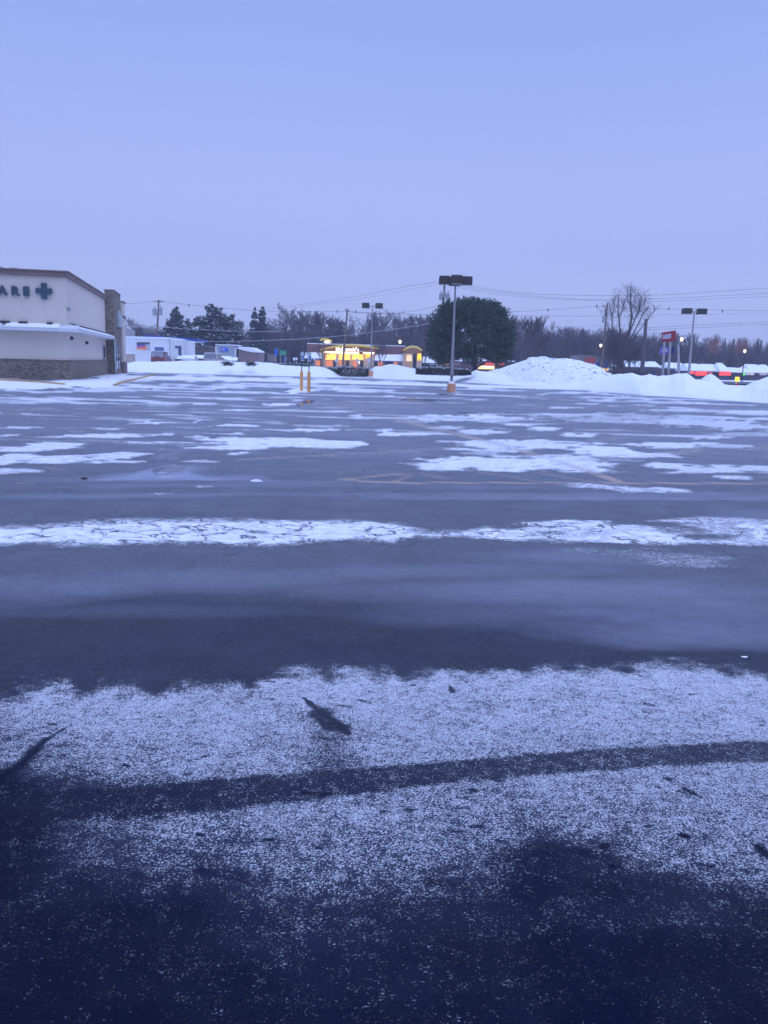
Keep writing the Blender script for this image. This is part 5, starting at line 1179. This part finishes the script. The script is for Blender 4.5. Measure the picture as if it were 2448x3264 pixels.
# drive signs in front of the restaurant
for px, lab in ((1072, 'left of three blue-white drive signs in front of the restaurant'), (1138, 'middle of three blue-white drive signs in front of the restaurant'), (1176, 'right of three blue-white drive signs in front of the restaurant')):
    r, s_ = board(px-3.5, 1143, px+3.5, 1154, 150, M_SIGNB, 'drive_sign', lab, 'sign')
    t = MB(); pbox(t, px-3.5, 1143, px-1, 1154, 149.95, .04); pbox(t, px+1, 1143, px+3.5, 1154, 149.95, .04); t.build('white_stripe', M_SIGNW, s_, world=True)
board(1143, 1151, 1147, 1159, 152, M_LETTER, 'lit_menu_sign', 'small white lit sign right of the middle drive sign', 'sign')
board(1001, 1137, 1004, 1148, 150, M_SIGNW, 'narrow_sign', 'narrow white sign under the left snowy awning', 'sign')

# ------------------------------------------------------------------ shops right of the restaurant
Y = 165
o0 = at(1460,1160,Y); b_ = thing('brick_shop', (o0.x, Y, .3), 'low dark red shop with tan sign behind the clipped hedge', 'shop')
t = MB(); pbox(t, 1402, 1152, 1530, 1185, Y, 8); t.build('wall', M_BRICK, b_, world=True)
t = MB(); pbox(t, 1404, 1148, 1530, 1152, Y-.3, 8.5); t.build('roof_snow', M_SNOW, b_, world=True)
t = MB(); pbox(t, 1408, 1155, 1432, 1164, Y-.15, .1); t.build('tan_sign', mat('tan_sign', (.5,.30,.12), .6, .1, 2, emit=(.7,.4,.12), es=.25), b_, world=True)
t = MB(); pbox(t, 1434, 1156, 1468, 1166, Y-.15, .1); t.build('panel', mat('mauve_panel', (.28,.17,.18), .7, .1, 2), b_, world=True)
t = MB(); pbox(t, 1393, 1148, 1406, 1180, 150, .8); o = t.build('gate_pillar', mat('pillar_grey', (.36,.35,.40), .8, .1, 2)); 
t = MB(); pbox(t, 1391.5, 1146, 1407.5, 1148, 149.9, 1.0); t.build('snow_cap', M_SNOW, o); tag(o, 'pale stone pillar between the restaurant wing and dark red shop', 'pillar')
o0 = at(1560,1165,150); b_ = thing('lit_shop', (o0.x, 150, .3), 'shop with red fascia and glowing yellow windows under the round pine', 'shop')
t = MB(); pbox(t, 1524, 1152, 1640, 1185, 150, 8); t.build('wall', M_BRICK, b_, world=True)
t = MB(); pbox(t, 1546, 1155.5, 1575, 1163, 149.8, .2); pbox(t, 1586, 1157, 1607, 1163.5, 149.8, .2); t.build('red_sign', mat('soft_red_lit_sign', (.6,.08,.08), .5, .2, 1, emit=(.8,.10,.10), es=.6), b_, world=True)
t = MB(); pbox(t, 1575, 1156, 1586, 1164, 149.8, .2); t.build('pink_sign', mat('pink_sign', (.6,.3,.35), .5, .1, 2, emit=(.8,.3,.35), es=.3), b_, world=True)
t = MB(); pbox(t, 1524, 1165.5, 1576, 1177, 149.7, .25); t.build('lit_window', mat('amber_window', (.9,.6,.3), .5, .3, .8, emit=(1,.62,.22), es=.9), b_, world=True)
t = MB(); pbox(t, 1539, 1166.5, 1551, 1173, 149.6, .1); pbox(t, 1554, 1167.5, 1570, 1173, 149.6, .1); t.build('bright_pane', M_GLOW, b_, world=True)
t = MB(); pbox(t, 1520, 1148, 1642, 1152, 149.5, 9); t.build('roof_snow', M_SNOW, b_, world=True)
Y = 150
o0 = at(1900,1165,Y); b_ = thing('beige_shop', (o0.x, Y, .3), 'grey-beige shop with red awning and blue panels behind the snow pile', 'shop')
t = MB(); pbox(t, 1842, 1133, 1955, 1195, Y, 7); t.build('wall', mat('beige_grey', (.22,.19,.19), .85, .12, 1), b_, world=True)
t = MB(); pbox(t, 1866, 1140, 1897, 1163, Y-.3, .3); t.build('red_awning', mat('dull_red_awning', (.42,.06,.06), .7, .3, 1), b_, world=True)
for px in (1899, 1906, 1921, 1930): t = MB(); pbox(t, px, 1155, px+6, 1170, Y-.1, .1); t.build('blue_panel', M_BLUECAN, b_, world=True)
t = MB(); pbox(t, 1918, 1174.5, 1938, 1181.5, Y-8, .3); t.build('amber_sign', M_OLIT, b_, world=True)
t = MB(); pbox(t, 1940, 1150, 1953, 1180, Y-.4, .4); t.build('pale_column', M_WHITE, b_, world=True)
# snow roofed houses
def house(x0, x1, yr, ye, Y, label, wall=None, yb=1200, dep=7, hip=.12):
    o0 = at((x0+x1)/2, ye, Y); r = thing('snow_roofed_house', (o0.x, Y, .3), label, 'house', 'snow roofed houses on the right')
    A = at(x0, ye, Y); B = at(x1, ye, Y); zr = at((x0+x1)/2, yr, Y+dep/2).z; ze = o0.z; w = B.x-A.x
    MB().box(A.x+.3, B.x-.3, Y+.5, Y+dep-.5, .2, ze).build('wall', wall or M_BRICK, r, world=True)
    t = MB(); t.add([(A.x,Y,ze),(B.x,Y,ze),(B.x,Y+dep,ze),(A.x,Y+dep,ze),(A.x+w*hip,Y+dep/2,zr),(B.x-w*hip,Y+dep/2,zr),(A.x,Y,ze-.12),(B.x,Y,ze-.12),(B.x,Y+dep,ze-.12),(A.x,Y+dep,ze-.12)],
        [(0,1,5,4),(1,2,5),(2,3,4,5),(3,0,4),(6,9,8,7),(0,6,7,1),(1,7,8,2),(2,8,9,3),(3,9,6,0)]); rf = t.build('roof', M_SNOW, r, world=True)
    t = MB(); c = at(x0+(x1-x0)*.3, yr, Y+dep/2); t.box(c.x-.25, c.x+.25, Y+dep/2-.2, Y+dep/2+.3, zr-.5, zr+.35); t.build('chimney', M_BRICK, rf, world=True)
    t = MB(); n = max(2, int(w/2.5))
    for k in range(n):
        t = MB(); xx = A.x+.3+(w-.6)*(k+.5)/n; t.box(xx-.4, xx+.4, Y+.44, Y+.52, max(.5, ze-1.5), ze-.35); t.build('window', M_GLASS, r, world=True)
    return r
house(1985, 2048, 1150, 1168, 165, 'snow roofed house between the bushy tree and thick utility pole')
house(2040, 2108, 1152, 1168, 170, 'snow roofed house behind the pylon sign poles', hip=.05)
house(2130, 2196, 1156, 1173, 172, 'snow roofed house just left of the twin lamp pole base')
house(2195, 2300, 1160, 1181, 150, 'wide low shop with a red lit fascia behind the pointed mound', hip=.06)
house(2296, 2334, 1157, 1184, 148, 'shop with a steep snowy gable above the right red sign', hip=.28)
house(2326, 2402, 1172, 1186, 150, 'low house with flat snowy roof behind the yellow sign', hip=.04)
house(2392, 2470, 1162, 1187, 156, 'large snowy roofed house at the right edge', hip=.06)
house(2480, 2600, 1165, 1190, 156, 'house just beyond the right edge of the picture', hip=.06)
def lit(px0, py0, px1, py1, Y, m, label, name='lit_sign', cat='sign', n=1):
    c = at((px0+px1)/2, (py0+py1)/2, Y); r = thing(name, (c.x, Y, c.z), label, cat); 
    t = MB(); pbox(t, px0, py0, px1, py1, Y, .25); t.build('housing', M_DARK, r, world=True)
    t = MB(); w = (px1-px0)/n
    for k in range(n): pbox(t, px0+w*k+.3, py0+.5, px0+w*(k+1)-.3*(n > 1), py1-.5, Y-.06, .06)
    t.build('lit_face', m, r, world=True)
lit(2199, 1183, 2214, 1192, 145, M_REDLIT, 'leftmost short red lit sign beside the twin lamp pole', n=2)
lit(2217, 1183, 2253, 1197, 145, M_REDLIT, 'long red lit sign behind the pointed snow mound', n=7)
lit(2254, 1184, 2272, 1191, 145, mat('dim_red_lit_sign', (.5,.08,.08), .5, .3, 1, emit=(.6,.08,.1), es=.6), 'dim red lit sign between the two bright red signs', n=3)
lit(2293, 1184, 2330, 1197, 143, M_REDLIT, 'red lit sign under the steep snowy gable', n=6)
lit(2367, 1188, 2375, 1197, 143, M_GLIT, 'square green lit sign at the far right')
lit(2377, 1188.5, 2388, 1195.5, 143, mat('white_lit_a', (.6,.52,.5), .5, .2, 1, emit=(.7,.55,.5), es=.4), 'shorter white lit sign right of the green sign', n=2)
lit(2389, 1189, 2405, 1196, 143, MATS['white_lit_a'], 'longer white lit sign right of the green sign', n=3)
lit(2421, 1189, 2446, 1196, 143, mat('white_lit_b', (.5,.45,.48), .5, .2, 1, emit=(.6,.45,.45), es=.25), 'dim white lit sign at the right edge', n=4)
# yellow sign and marker stake
r, s_ = board(2345, 1201.5, 2357, 1216.5, 80, M_YLIT, 'road_sign', 'bright yellow rectangular road sign on a thin post', 'sign')
t = MB(); a = G(2344, 1262); zt_ = at(2344, 1222, a.y).z; r = thing('marker_stake', a, 'thin marker stake with red reflector in the snow bank', 'stake')
MB().tube([(0,0,0),(0,0,zt_+.1)], .018, 6).build('stake', M_GALV, r)
MB().box(-.05, .05, -.03, -.015, zt_-.15, zt_).build('reflector', mat('red_reflector', (.7,.05,.04), .3, .05, 2, emit=(.8,.05,.03), es=.3), r)
# pylon sign
Y = 100
o0 = at(2130,1150,Y); pr_ = thing('pylon_sign', (o0.x, Y, .3), 'red and navy pylon sign on two pale posts', 'sign')
for xt, xb2 in ((2118, 2112), (2137, 2130)):
    t = MB(); p0 = at(xb2, 1203, Y); p1 = at(xt, 1090, Y); t.tube([(p0.x,Y,p0.z-.4), (p0.x+(p1.x-p0.x), Y, p1.z)], .14, 10); t.build('post', mat('pale_post', (.46,.43,.44), .6, .15, 2), pr_, world=True)
def quad_panel(px, Yf, dep, m, name, par):
    Q = [at(x, y, yy) for (x, y), yy in zip(px, Yf)]; t = MB(); d = Vector((0, dep, 0)); t.add(Q + [q+d for q in Q], [(0,1,2,3),(7,6,5,4),(0,4,5,1),(1,5,6,2),(2,6,7,3),(3,7,4,0)]); return t.build(name, m, par, world=True)
fr = [Y+.9, Y-.7, Y-.7, Y+.9]
rp = quad_panel([(2112.5,1059.5),(2155,1053),(2153,1087),(2110.5,1091.5)], fr, .3, M_RED, 'red_panel', pr_)
fl_ = [y-.03 for y in fr]
def sub(u0, u1, v0, v1):   # inside the red panel
    A, B, C_, D = (2112.5,1059.5),(2155,1053),(2153,1087),(2110.5,1091.5)
    f = lambda u, v: tuple((A[i]*(1-u)+B[i]*u)*(1-v) + (D[i]*(1-u)+C_[i]*u)*v for i in (0, 1))
    g_ = lambda u: fr[0]*(1-u)+fr[1]*u - .04
    return [f(u0,v0), f(u1,v0), f(u1,v1), f(u0,v1)], [g_(u0), g_(u1), g_(u1), g_(u0)]
for k, (u0, u1) in enumerate([(.03,.13),(.16,.29),(.31,.42),(.44,.50),(.52,.64)]):
    q, yy = sub(u0, u1, .24+.02*(k % 2), .70-.02*(k % 2)); quad_panel(q, yy, .02, M_PALE, 'lettering', rp)
quad_panel([(2107,1107),(2131,1106),(2130,1128.5),(2106,1129)], [Y+.1]*4, .35, M_LAV, 'violet_panel', pr_)
vp = bpy.data.objects['violet_panel']; quad_panel([(2110,1112),(2127,1111),(2127,1121),(2110,1123)], [Y+.05]*4, .03, M_PALE, 'lettering', vp)
quad_panel([(2131,1106),(2152,1105),(2150,1128),(2130,1128.5)], [Y+.1]*4, .35, M_NAVY, 'navy_panel', pr_)

# ------------------------------------------------------------------ small debris in the lot
def debris(px, py, s, m, label, name='leaf_litter', cat='litter'):
    p = G(px, py); r = MB(); rg3 = random.Random(int(px)); vs = []
    n = 9
    for i in range(n): a = i/n*6.283; vs.append((s*math.cos(a)*rg3.uniform(.5, 1), s*math.sin(a)*rg3.uniform(.4, .8)))
    r.prism(vs, 'z', .0, s*.12); r.prism([(x*.6+.01, y*.6) for x, y in vs], 'z', s*.12, s*.24)
    o = r.build(name, m); o.location = (p.x, p.y, .004); tag(o, label, cat)
debris(268, 1526, .06, M_BARK, 'small dark clump of leaves at the left of the frosty patch')
debris(815, 1536, .10, M_SNOW, 'small flat chunk of ice on the dark asphalt', 'ice_chunk', 'ice')
debris(2371, 2097, .02, M_SNOW, 'tiny ice crumb near the right edge above the granular snow', 'ice_chunk', 'ice')

# ------------------------------------------------------------------ winter haze
hz = MB(); hz.box(-900, 900, -900, 900, -1.2, 40); ho = hz.build('haze', [])
hm = bpy.data.materials.new('haze_air'); hm.use_nodes = True; n = hm.node_tree; n.nodes.clear()
o_ = n.nodes.new('ShaderNodeOutputMaterial'); v_ = n.nodes.new('ShaderNodeVolumePrincipled'); v_.inputs['Density'].default_value = .0009
v_.inputs['Color'].default_value = (.80, .86, 1.0, 1); v_.inputs['Anisotropy'].default_value = .2
n.links.new(v_.outputs[0], o_.inputs['Volume'])
ho.data.materials.clear(); ho.data.materials.append(hm); tag(ho, kind='stuff')
